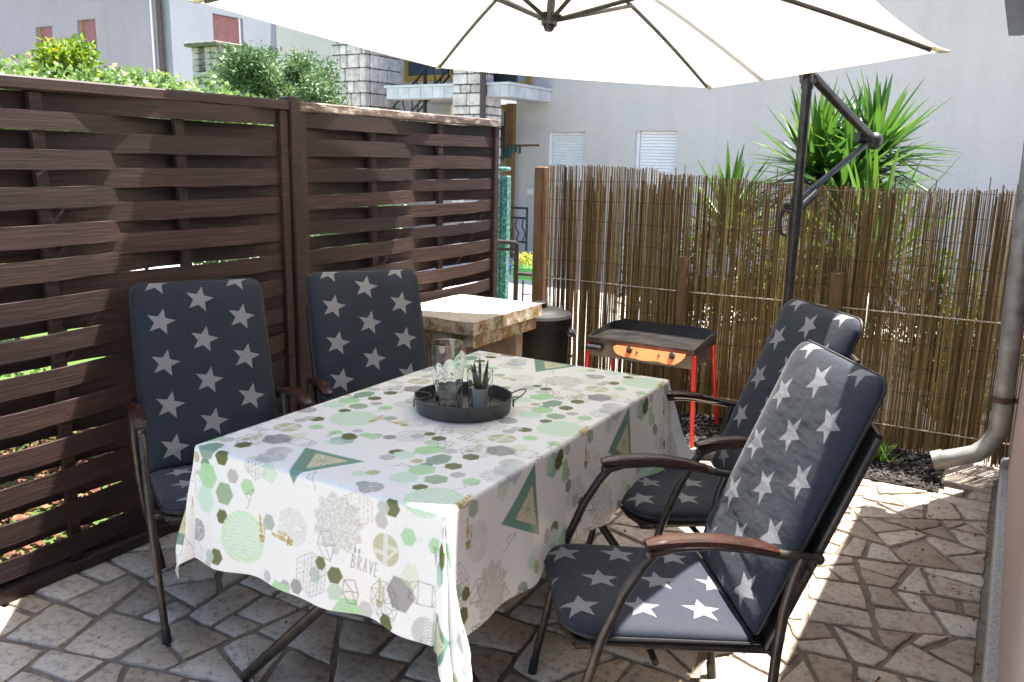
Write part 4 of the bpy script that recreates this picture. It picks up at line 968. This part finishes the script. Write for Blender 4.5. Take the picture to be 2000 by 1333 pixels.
for a in (R(22), R(202)):
    q = MB().tube([(.185, -.05, .50), (.225, -.045, .505), (.225, .045, .505), (.185, .05, .50)], .009, 8).box((.17, -.05, .505), (.225, .05, .525)); q.xf(Matrix.Rotation(a, 4, 'Z')); q.build('handle', MT['blackp'], T)
    q = MB().box((.165, -.02, .36), (.21, .02, .372)).box((.165, -.02, .372), (.17, .02, .39)); q.xf(Matrix.Rotation(a, 4, 'Z')); q.build('catch', MT['blackp'], T)

# ------------------------------------------------------------------ leaves
def leaf_cloud(centers, n_per, spread, size, aspect, seed, up=.0, shape=4):
    g_ = np.random.default_rng(seed); C = np.repeat(np.array(centers), n_per, 0); N = len(C)
    d = g_.normal(size=(N, 3)); d /= np.linalg.norm(d, axis=1)[:, None]; rad = g_.random(N) ** .45
    P = C + d * rad[:, None] * np.array(spread)
    ax = g_.normal(size=(N, 3)) + d * .8 + np.array([0, 0, up]); ax /= np.linalg.norm(ax, axis=1)[:, None]
    sd_ = np.cross(ax, g_.normal(size=(N, 3))); sd_ /= np.linalg.norm(sd_, axis=1)[:, None]; nn = np.cross(ax, sd_)
    L = size * g_.uniform(.6, 1.25, N)[:, None]; W = L * aspect
    v = np.stack([P, P + ax * L * .5 + sd_ * W * .5 + nn * L * .06, P + ax * L, P + ax * L * .5 - sd_ * W * .5 + nn * L * .06], 1).reshape(-1, 3)
    clump = np.repeat(g_.random(len(centers)), n_per)
    r = np.clip(np.repeat(g_.random(N) * .75 + clump * .35 - .05, 4), 0, 1)
    m = MB(); m.v = [tuple(p) for p in v]; b = np.arange(N) * 4; m.f = [(int(a), int(a) + 1, int(a) + 2, int(a) + 3) for a in b]; m.r = list(map(float, r)); return m
def blob(c, rx, n, seed, flat=1.0, shell=.55):
    g_ = np.random.default_rng(seed); d = g_.normal(size=(n, 3)); d /= np.linalg.norm(d, axis=1)[:, None]; rr = shell + (1 - shell) * g_.random(n)
    return np.array(c) + d * rr[:, None] * np.array(rx)
def limbs(base, tops, r0, parent_loc=None):
    m = MB(); B = Vector(base)
    for t in tops:
        t = Vector(t); mid = B.lerp(t, .5) + Vector((random.gauss(0, .05), random.gauss(0, .05), .05)); m.tube([B, mid, t], [r0, r0 * .6, r0 * .2], 7)
    return m
def bush(name, lab, cat, base, cs, n_per, sp, size, asp, mat, seed, r0=.03, nl=7, group=None):
    T = thing(name, lab, cat, base, group); cs = np.array(cs)
    rel(leaf_cloud(cs, n_per, sp, size, asp, seed).build('crown', mat, smooth=False), T)
    idx = np.random.default_rng(seed).choice(len(cs), nl); rel(limbs(base, [tuple(cs[i]) for i in idx], r0).build('trunk', MT['trunk']), T)
    return T
random.seed(5)
bush('shrub', 'yellow green shrub with red tips in front of the lilac house', 'shrub', (-6.5, 4.2, -.05), np.concatenate([blob((-6.5, 4.16, 1.80), (.45, .27, .56), 100, 1), blob((-6.5, 4.45, 1.66), (.35, .22, .52), 55, 2), blob((-6.5, 3.86, 1.62), (.35, .22, .52), 50, 3)]), 140, (.12, .12, .13), .060, .45, MT['lf_bush'], 3)
T = thing('ivy', 'pale ivy hedge showing above the top rail of the dark fence', 'hedge', (-3.9, 2.9, -.05))
g_ = np.random.default_rng(4)
cs = [(-3.9 + g_.normal(0, .10), y, 1.78 + .10 * math.sin(y * 5) * .4 - .06 * max(0, (y - 3.2)) + g_.normal(0, .05)) for y in np.linspace(2.15, 3.78, 60)] + [(-3.9 + g_.normal(0, .08), g_.uniform(.6, 3.9), g_.uniform(.2, 1.65)) for _ in range(110)]
rel(leaf_cloud(cs, 120, (.11, .11, .10), .034, .8, 6).build('leaves', MT['lf_ivy'], smooth=False), T)
st_ = MB()
for y in np.linspace(.7, 3.7, 14): st_.tube([(-3.9, y, -.05), (-3.92, y + .1, .9), (-3.9, y + .02, 1.7)], [.015, .012, .005], 6)
rel(st_.build('stems', MT['trunk']), T)
bush('olive_tree', 'dark grey green tree left of the stone clad pillars', 'tree', (-7.2, 7.05, -.05), np.concatenate([blob((-7.1, 7.14, 1.98), (.65, .50, .74), 190, 7, shell=.3), blob((-7.1, 6.58, 2.38), (.3, .18, .20), 26, 8), blob((-7.1, 7.40, 1.95), (.4, .26, .80), 80, 9)]), 190, (.15, .15, .14), .052, .34, MT['lf_olive'], 10, .07, 12)
g_ = np.random.default_rng(14); T = thing('hedge', 'loose green hedge seen through the slats of the second fence panel', 'hedge', (-4.3, 5.2, -.05))
cs = [(-4.3 - .35 * (y - 4) + g_.normal(0, .12), y, g_.uniform(.05, 1.15 + .15 * math.sin(y * 6))) for y in np.linspace(3.9, 6.7, 190)]
rel(leaf_cloud(cs, 60, (.14, .14, .13), .05, .6, 16).build('leaves', MT['lf_olive'], smooth=False), T)
st_ = MB()
for y in np.linspace(4, 6.6, 10): st_.tube([(-4.3 - .35 * (y - 4), y, -.05), (-4.3 - .35 * (y - 4), y + .03, 1.1)], [.014, .005], 6)
rel(st_.build('stems', MT['trunk']), T)
def yucca(lab, base, heads, seed, L, wd, nleaf):
    rr = random.Random(seed); T = thing('yucca', lab, 'plant', base, 'yuccas behind the reed screen'); lf = MB(); B = Vector(base)
    for (hx, hy, hz, upb, Lk) in heads:
        h = Vector((hx, hy, hz))
        for i in range(nleaf):
            a = rr.uniform(0, 6.283); el = upb + (1.45 - upb) * rr.random() ** 1.1; d = Vector((math.cos(a) * math.cos(el), math.sin(a) * math.cos(el), math.sin(el)))
            sd_ = d.cross(Vector((0, 0, 1))); sd_ = sd_.normalized() if sd_.length > .05 else Vector((1, 0, 0)); nn = sd_.cross(d)
            Li = L * Lk * rr.uniform(.75, 1.12); W = wd * rr.uniform(.8, 1.15); droop = rr.uniform(.0, .10) * (1.2 - el)
            vs = []; s0 = h + d * .02 - Vector((0, 0, rr.uniform(0, .16)))
            for f, w_ in ((0, .55), (.25, .9), (.55, 1), (.8, .6), (1, .03)):
                p = s0 + d * Li * f - Vector((0, 0, droop * Li * f * f)); vs += [p - sd_ * W * w_ / 2 + nn * W * w_ * .22, p, p + sd_ * W * w_ / 2 + nn * W * w_ * .22]
            fs = []
            for k in range(4):
                for q in (0, 1): fs.append((k * 3 + q, k * 3 + q + 1, k * 3 + 4 + q, k * 3 + 3 + q))
            lf.add(vs, fs, min(1, max(0, rr.gauss(.42 + .3 * math.sin(el), .22))))
    rel(lf.build('leaves', MT['lf_yucca'], angle=80), T)
    rel(limbs(base, [(h[0], h[1], h[2] - .02) for h in heads], .05).build('trunk', MT['trunk']), T)
yucca('large yucca with two spiky heads rising above the reed screen behind the parasol mast', (-1.05, 6.25, -.05), [(-1.24, 6.2, 1.56, -.55, 1.0), (-.88, 6.3, 1.68, -.45, .88), (-1.02, 6.05, 1.42, -.8, .9), (-1.10, 6.4, 1.45, -.5, 1.0)], 1, .60, .042, 120)
yucca('small yucca tuft left of the mast with its tips just over the screen', (-1.80, 5.95, -.05), [(-1.72, 5.85, 1.17, -.6, 1.0)], 2, .50, .042, 110)
yucca('yucca behind the right half of the screen, radiating low behind the reeds', (-.82, 5.55, -.05), [(-.72, 5.55, 1.02, -.6, 1.0)], 3, .66, .036, 130)
for i, (c0, rx, n_, lab) in enumerate((((-1.95, 5.55, .60), (.42, .22, .55), 44, 'loose green shrub behind the reed screen at the griddle'), ((-1.15, 5.5, .70), (.55, .22, .68), 75, 'loose green shrub behind the reed screen at the mast'), ((-.2, 5.5, .55), (.55, .22, .55), 60, 'low green shrub behind the reed screen near the downpipe'))):
    bush('shrub', lab, 'shrub', (c0[0], c0[1], -.05), blob(c0, rx, n_, 20 + i, shell=.2), 75, (.14, .12, .14), .062, .35, MT['lf_shrub'], 30 + i, .015, 6, 'shrubs behind the reed screen')
hb_ = thing('herb_plant', 'small bright green herb in the planting bed below the screen', 'plant', (-.50, 4.72, 0)); m = MB(); rr = random.Random(9)
for i in range(260):
    a = rr.uniform(0, 6.28); el = rr.uniform(.5, 1.45); d = Vector((math.cos(a) * math.cos(el), math.sin(a) * math.cos(el), math.sin(el))); s_ = d.cross(Vector((0, 0, 1))).normalized() * .003; b0 = Vector((rr.gauss(0, .03), rr.gauss(0, .025), rr.uniform(0, .06))); L = rr.uniform(.05, .13)
    m.add([b0 - s_, b0 + s_, b0 + d * L * .6 + s_, b0 + d * L, b0 + d * L * .6 - s_], [(0, 1, 2, 3, 4)])
m.build('foliage', MT['lf_herb'], hb_, smooth=False)

# ------------------------------------------------------------------ gateway between fence and screen
T = thing('gate', 'worn teal painted gate edge behind the end of the dark fence', 'gate', (-3.37, 5.6, 0))
g1 = MB().box((-3.43, 5.58, -.03), (-3.385, 5.62, 1.40), bev=.004).box((-3.375, 5.57, -.03), (-3.325, 5.63, 1.42), bev=.004); rel(g1.build('gate_leaf', MT['teal'], smooth=False), T)
rel(MB().box((-3.47, 5.56, 1.455), (-3.33, 5.64, 1.485), bev=.01).build('cap', MT['teal'], smooth=False), T)
T = thing('handrail', 'dark brown pipe handrail in the gap beside the reed screen', 'railing', (-3.08, 5.3, 0))
hr = MB().tube([(-3.42, 5.3, .955), (-3.075, 5.3, .955)], .016, 10).tube([(-3.42, 5.3, .895), (-3.09, 5.3, .905)], .012, 10).tube([(-3.075, 5.3, -.03), (-3.075, 5.3, .955)], .019, 12).tube([(-3.075, 5.3, .735), (-2.72, 5.3, .735)], .014, 10)
rel(hr.build('rails', MT['brownp']), T)
T = thing('flower_planter', 'green planter of yellow flowers on a black stand by the house door', 'planter', (-4.52, 8, 0))
MB().box((-.12, -.12, .27), (.22, .12, .41), bev=.01).build('box', MT['planterg'], T, smooth=False)
MB().box((-.17, -.10, .31), (-.125, .10, .42), bev=.01).build('blue_pot', MT['blue'], T, smooth=False)
leaf_cloud(blob((.03, 0, .47), (.17, .1, .08), 20, 3), 14, (.05, .05, .04), .035, .8, 5).build('flowers', MT['lf_yel'], T, smooth=False)
m = MB()
for xx in (-.03, .1): m.tube([(xx, 0, -.035), (xx, 0, .27)], .012, 6)
m.tube([(-.06, 0, .1), (.14, 0, .1)], .008, 6); m.build('stand', MT['blackm'], T)

# ------------------------------------------------------------------ house behind the screen
YW, YF = 12.0, 10.71
T = thing('neighbour_house', 'large grey white roughcast house with stone pillars and balcony behind the screen', 'house', (-3, YW, 0))
w_ = MB()
wins = [(-6.44, -5.80, 1.96), (-4.98, -4.33, 1.98)]
xs = [-7.02, -6.44, -5.80, -4.98, -4.33, 6.0]
w_.box((-7.02, YW, -.6), (-6.44, YW + .3, 9)).box((-5.80, YW, -.6), (-4.98, YW + .3, 9)).box((-4.33, YW, -.6), (6, YW + .3, 9))
for a, b, zt in wins: w_.box((a, YW, zt), (b, YW + .3, 9)).box((a, YW, -.6), (b, YW + .3, zt - .85))
w_.box((-12.2, YW + .02, 2.6), (-7.02, YW + .3, 9)).box((-12.2, YW + .02, -.6), (-7.62, YW + .3, 2.6))
rel(w_.build('wall', MT['render'], smooth=False), T)
for a, b, zt in wins:
    s = MB()
    n_ = 19
    for i in range(n_): z = zt - .85 + .85 * i / n_; s.box((a + .045, YW + .095, z + .002), (b - .005, YW + .115, z + .85 / n_ - .003), .5, bev=.004)
    s.box((a + .04, YW + .118, zt - .85), (b, YW + .13, zt)); so2 = rel(s.build('window_shutter', MT['whitesh'], smooth=False), T)
    f_ = MB().box((a, YW + .06, zt - .85), (a + .04, YW + .135, zt)); o = f_.build('guide_rail', MT['whitesh'], smooth=False); o.parent = so2; o.data.transform(Matrix.Translation(-T.location))
def pillar(x0, x1, y0, y1, z0, z1, seed):
    rr = random.Random(seed); s = MB(); z = z0
    while z < z1:
        h = rr.choice((.12, .15, .18, .20)); zz = min(z + h, z1)
        x = x0
        while x < x1 - .01:
            w2 = min(rr.uniform(.13, .30), x1 - x); w2 = x1 - x if x1 - x - w2 < .08 else w2
            s.box((x + .006, y0 + rr.uniform(-.012, .004), z + .007), (x + w2 - .006, y0 + .12, zz - .007), bev=.014); x += w2
        y = y0 + .13
        while y < y1 - .01:
            w2 = min(rr.uniform(.13, .28), y1 - y); w2 = y1 - y if y1 - y - w2 < .08 else w2
            s.box((x1 - .12, y + .006, z + .007), (x1 + rr.uniform(-.004, .012), y + w2 - .006, zz - .007), bev=.014); y += w2
        z = zz
    return s, MB().box((x0 + .02, y0 + .02, z0), (x1 - .02, y1, z1))
for (x0, x1, y0, y1, sd_) in ((-9.66, -8.95, YF - .05, YF + .85, 1), (-7.32, -6.78, YF - .06, YF + .45, 2)):
    a, b = pillar(x0, x1, y0, y1, -.1, 3.6, sd_); po = rel(a.build('stone_pillar', MT['pstone'], smooth=False), T)
    o = b.build('mortar_core', MT['joint'], smooth=False); o.parent = po; o.data.transform(Matrix.Translation(-T.location))
for (x0, x1) in ((-8.58, -7.34), (-6.76, -6.40)):
    sb = rel(MB().box((x0, YF + .014, 2.40), (x1 - .013, YW, 2.56)).build('balcony_slab', MT['soffit'], smooth=False), T)
    t_ = MB(); x = x0
    while x < x1 - .05:
        w2 = min(.215, x1 - x); t_.box((x + .004, YF, 2.405), (x + w2 - .004, YF + .012, 2.562)); x += w2
    if x1 > -6.5:
        y = YF + .02
        while y < YW - .05: w2 = min(.22, YW - y); t_.box((x1 - .011, y + .004, 2.405), (x1 + .002, y + w2 - .004, 2.562)); y += w2
    t_.box((x0 - .03, YF - .03, 2.565), (x1 + .03, YW - .002, 2.60)); o = t_.build('marble_tiles', MT['marble'], smooth=False); o.parent = sb; o.data.transform(Matrix.Translation(-T.location))
def winframe(x0, x1, z0, z1, y, bars, name='window'):
    f_ = MB().box((x0, y - .05, z0), (x1, y, z0 + .09)).box((x0, y - .05, z1 - .07), (x1, y, z1)).box((x0, y - .048, z0 + .09), (x0 + .07, y, z1 - .07)).box((x1 - .07, y - .048, z0 + .09), (x1, y, z1 - .07))
    for b in bars: f_.box((b - .03, y - .046, z0 + .09), (b + .03, y, z1 - .07))
    fo = rel(f_.build(name, MT['ochre'], smooth=False), T); o = MB().box((x0 + .06, y - .022, z0 + .08), (x1 - .06, y - .018, z1 - .06)).build('pane', MT['darkglass'], smooth=False); o.parent = fo; o.data.transform(Matrix.Translation(-T.location)); return fo
winframe(-9.2, -7.75, 2.78, 4.3, YW + .01, (-8.28,)); winframe(-7.6, -6.75, 2.62, 4.3, YW - .01, ())
winframe(-7.62, -7.14, -.3, 2.38, YW + .03, (), 'door')
rel(MB().box((-7.14, YW - .10, -.4), (-7.02, YW + .02, 2.39)).build('door_jamb', M('brown ochre jamb', (.17, .09, .03), (.24, .13, .05), 9, .7), smooth=False), T)
rel(MB().tube([(-6.90, YF - .12, -.1), (-6.90, YF - .12, 5)], .045, 12).xf(Matrix.Translation((.15, 0, 0))).build('downpipe', MT['brownp']), T)
rl = MB()
for z in (2.82, 2.98): rl.tube([(-6.75, YF + .25, z), (-6.38, YF + .25, z), (-6.38, YW, z)], .018, 6)
rl.box((-6.80, YF + .22, 2.62), (-6.42, YF + .28, 2.78)); rel(rl.build('balcony_railing', MT['blackm'], smooth=False), T)
# outside stair with iron railing under the balcony
sr = MB()
for i in range(8): sr.box((-7.35 - .25 * i, 11.0, 1.2 + .16 * i - .12), (-7.10 - .25 * i, 11.9, 1.2 + .16 * i))
ir = MB(); 
for dz in (0, .14, .62): ir.tube([(-8.80, 11.0, 1.70 + dz * .8), (-7.6, 11.0, 2.75 + dz * .8)], .016, 6)
for k in range(9): x_ = -8.8 + 1.15 * k / 8; z_ = 1.70 + 1.0 * k / 8; ir.tube([(x_, 11.0, z_), (x_ + .05, 11.02, z_ + .25), (x_, 11.0, z_ + .5)], .011, 5)
for xx in (-8.80, -8.05): ir.tube([(xx, 10.98, 1.2), (xx, 10.98, 2.15 + (xx + 8.8) * .9)], .028, 6)
rel(ir.build('stair_railing', MT['blackm']), T)
rel(MB().box((-8.05, 11.05, 1.5), (-7.62, 11.4, 2.05)).box((-7.62, 11.05, 1.5), (-7.3, 11.4, 2.32)).box((-8.08, 11.03, 2.052), (-7.60, 11.42, 2.08)).build('stair_steps', MT['cotto'], smooth=False), T)
sm = MB()
for z in (.86, .72): sm.tube([(-6.95, 10.6, z), (-5.98, 10.6, z)], .018, 6)
for z in (.38,): sm.tube([(-6.95, 10.6, z), (-5.98, 10.6, z)], .016, 6)
sm.tube([(-5.99, 10.6, -.03), (-5.99, 10.6, .86)], .016, 6)
for k in range(8): x_ = -6.05 - .11 * k; sm.tube([(x_, 10.6, .40), (x_ + .04, 10.6, .50), (x_ - .02, 10.6, .60), (x_, 10.6, .70)], .010, 5)
rel(sm.build('door_railing', MT['blackm']), T)
rel(MB().box((-6.78, YW - .02, .99), (-6.68, YW - .001, 1.08), bev=.004).build('socket_box', MT['white'], smooth=False), T)
pg = MB().tube([(-7.1, YW - .45, 1.73), (-6.35, YW - .45, 1.75)], .017, 8); po = rel(pg.build('clothes_pole', MT['postw']), T)
m = MB()
for k in range(5): m.box((-6.98 + .07 * k, YW - .47, 1.62 + .02 * (k % 2)), (-6.95 + .07 * k, YW - .43, 1.76))
m.box((-6.96, YW - .48, 1.55), (-6.84, YW - .42, 1.68)); o = m.build('clothes_pegs', M('dark green cloth pegs', (.03, .10, .09), (.02, .05, .05), 30, .7), smooth=False); o.parent = po; o.data.transform(Matrix.Translation(-T.location))

# ------------------------------------------------------------------ lilac house on the left
T = thing('lilac_house', 'pale lilac house with dusty red shutters and brown downpipes at the upper left', 'house', (-22, 17.5, 0))
XC, YC = -22.0, 17.5
def wall_holes(axis, c, th, a0, a1, z0, z1, holes):   # vertical wall with rectangular openings
    m = MB(); es = sorted({a0, a1, *[h[0] for h in holes], *[h[1] for h in holes]})
    for i in range(len(es) - 1):
        u0, u1 = es[i], es[i + 1]; hs = [h for h in holes if h[0] <= u0 and h[1] >= u1]; zz = z0
        segs = []
        for h in sorted(hs, key=lambda h: h[2]): segs.append((zz, h[2])); zz = h[3]
        segs.append((zz, z1))
        for s0, s1 in segs:
            if s1 - s0 < .001: continue
            if axis == 1: m.box((u0, c, s0), (u1, c + th, s1))
            else: m.box((c - th, u0, s0), (c, u1, s1))
    return m
H1 = [(-28.72, -27.80, 4.1, 5.47), (-26.46, -25.52, 4.1, 5.56)]; H2 = [(19.05, 20.25, 4.3, 5.72)]
rel(wall_holes(1, YC, .3, -45, XC - .3, -.1, 11, H1).build('front_wall', MT['render2'], smooth=False), T)
rel(wall_holes(0, XC, .3, YC, 22.0, -.1, 11, H2).build('side_wall', MT['render3'], smooth=False), T)
for k, (a, b, z0, z1, axis, cut) in enumerate(((*H1[0], 1, 4.12), (*H1[1], 1, 4.95), (*H2[0], 0, 4.75))):
    s = MB(); z = z1 - .02
    while z > cut:
        if axis == 1: s.box((a + .05, YC + .14, z - .05), (b - .05, YC + .155, z - .004), .5)
        else: s.box((XC - .155, a + .05, z - .05), (XC - .14, b - .05, z - .004), .5)
        z -= .052
    wf = MB(); e_ = .05
    if axis == 1:
        wf.box((a, YC + .12, z0), (a + e_, YC + .2, z1)).box((b - e_, YC + .12, z0), (b, YC + .2, z1)).box((a + e_, YC + .16, z0), (b - e_, YC + .2, z0 + .08)).box(((a + b) / 2 - .03, YC + .165, z0 + .08), ((a + b) / 2 + .03, YC + .2, z1)); pa = MB().box((a + e_, YC + .21, z0), (b - e_, YC + .22, z1))
    else:
        wf.box((XC - .2, a, z0), (XC - .12, a + e_, z1)).box((XC - .2, b - e_, z0), (XC - .12, b, z1)).box((XC - .2, a + e_, z0), (XC - .16, b - e_, z0 + .08)).box((XC - .2, a + e_, cut - .12), (XC - .17, b - e_, cut - .06)); pa = MB().box((XC - .22, a + e_, z0), (XC - .21, b - e_, z1))
    wo = rel(wf.build('window', MT['ochre'] if axis == 1 else MT['whitesh'], smooth=False), T)
    for mm, nn, mt in ((pa, 'pane', MT['darkglass']), (s, 'shutter', MT['redsh'])): o = mm.build(nn, mt, smooth=False); o.parent = wo; o.data.transform(Matrix.Translation(-T.location))
rel(MB().tube([(-22.33, YC - .12, -.1), (-22.33, YC - .12, 11)], .085, 10).build('downpipe', MT['brownp']), T)
rel(MB().tube([(-22.75, YC - .06, -.1), (-22.75, YC - .06, 11)], .035, 8).build('white_pipe', MT['whitesh']), T)
rel(MB().tube([(XC + .1, 21.85, -.1), (XC + .1, 21.85, 11)], .10, 10).build('downpipe', MT['brownp']), T)
# far wall and stair flight between the two houses
T = thing('far_building', 'far pinkish building with an outside stair and curved white railing', 'building', (-26, 26, 0))
rel(MB().box((-40, 26, -.1), (-9.5, 26.3, 12)).build('wall', M('warm white render', (.58, .54, .54), (.66, .61, .61), 3, .9), smooth=False), T)
s = MB()
for i in range(9): s.box((-26.5 + .34 * i, 23.6, 6.9 - .26 * i - .30), (-26.5 + .34 * (i + 1), 25.9, 6.9 - .26 * i))
rel(s.build('stair_flight', MT['stair'], smooth=False), T)
rl = MB(); rl.tube([(-26.5, 23.5, 7.6), (-23.4, 23.5, 5.25)], .03, 6).tube([(-26.5, 23.5, 6.95), (-23.4, 23.5, 4.6)], .02, 6).tube([(-23.4, 23.5, 4.3), (-23.4, 23.5, 5.6)], .04, 6)
for k in range(15): x_ = -26.4 + .2 * k; z_ = 6.9 - .152 * k; rl.tube([(x_, 23.5, z_), (x_ + .12, 23.45, z_ + .2), (x_ + .12, 23.45, z_ + .4), (x_, 23.5, z_ + .62)], .014, 5)
rel(rl.build('stair_railing', MT['blackm']), T)
# brick chimney
T = thing('barbecue_chimney', 'square pale brick chimney with a flat mossy cap above the ivy', 'chimney', (-8.18, 7.3, 0))
bk = MB(); rr = random.Random(4); cx0, cx1, cy0, cy1 = -8.47, -8.05, 7.0, 7.36
z = 1.3; row = 0
while z < 2.42:
    x = cx0 - (.11 if row % 2 else 0)
    while x < cx1 - .01: a, b = max(x, cx0), min(x + .215, cx1); bk.box((a + .005, cy0 + rr.uniform(-.003, .002), z + .005), (b - .005, cy0 + .1, z + .063), bev=.005); x += .22
    y = cy0 + .105 - (.11 if row % 2 else 0)
    while y < cy1 - .01: a, b = max(y, cy0 + .105), min(y + .215, cy1); bk.box((cx1 - .1, a + .005, z + .005), (cx1 + rr.uniform(-.002, .003), b - .005, z + .063), bev=.005) if b - a > .02 else None; y += .22
    z += .068; row += 1
zz = z
for i in range(4):
    for (px, py) in ((cx0, cy0), (cx0 + .22, cy0), (cx1 - .11, cy0), (cx1 - .11, cy1 - .12), (cx0, cy1 - .12)): bk.box((px, py, zz + .004), (px + .11, py + .11, zz + .064), bev=.005)
    zz += .068
rel(bk.build('brickwork', MT['brick'], smooth=False), T)
rel(MB().box((cx0 + .02, cy0 + .02, -.05), (cx1 - .02, cy1, z - .004)).build('core', MT['joint'], smooth=False), T)
rel(MB().box((cx0 - .06, cy0 - .06, zz), (cx1 + .06, cy1 + .05, zz + .05), bev=.012).build('cap', MT['cap'], smooth=False), T)
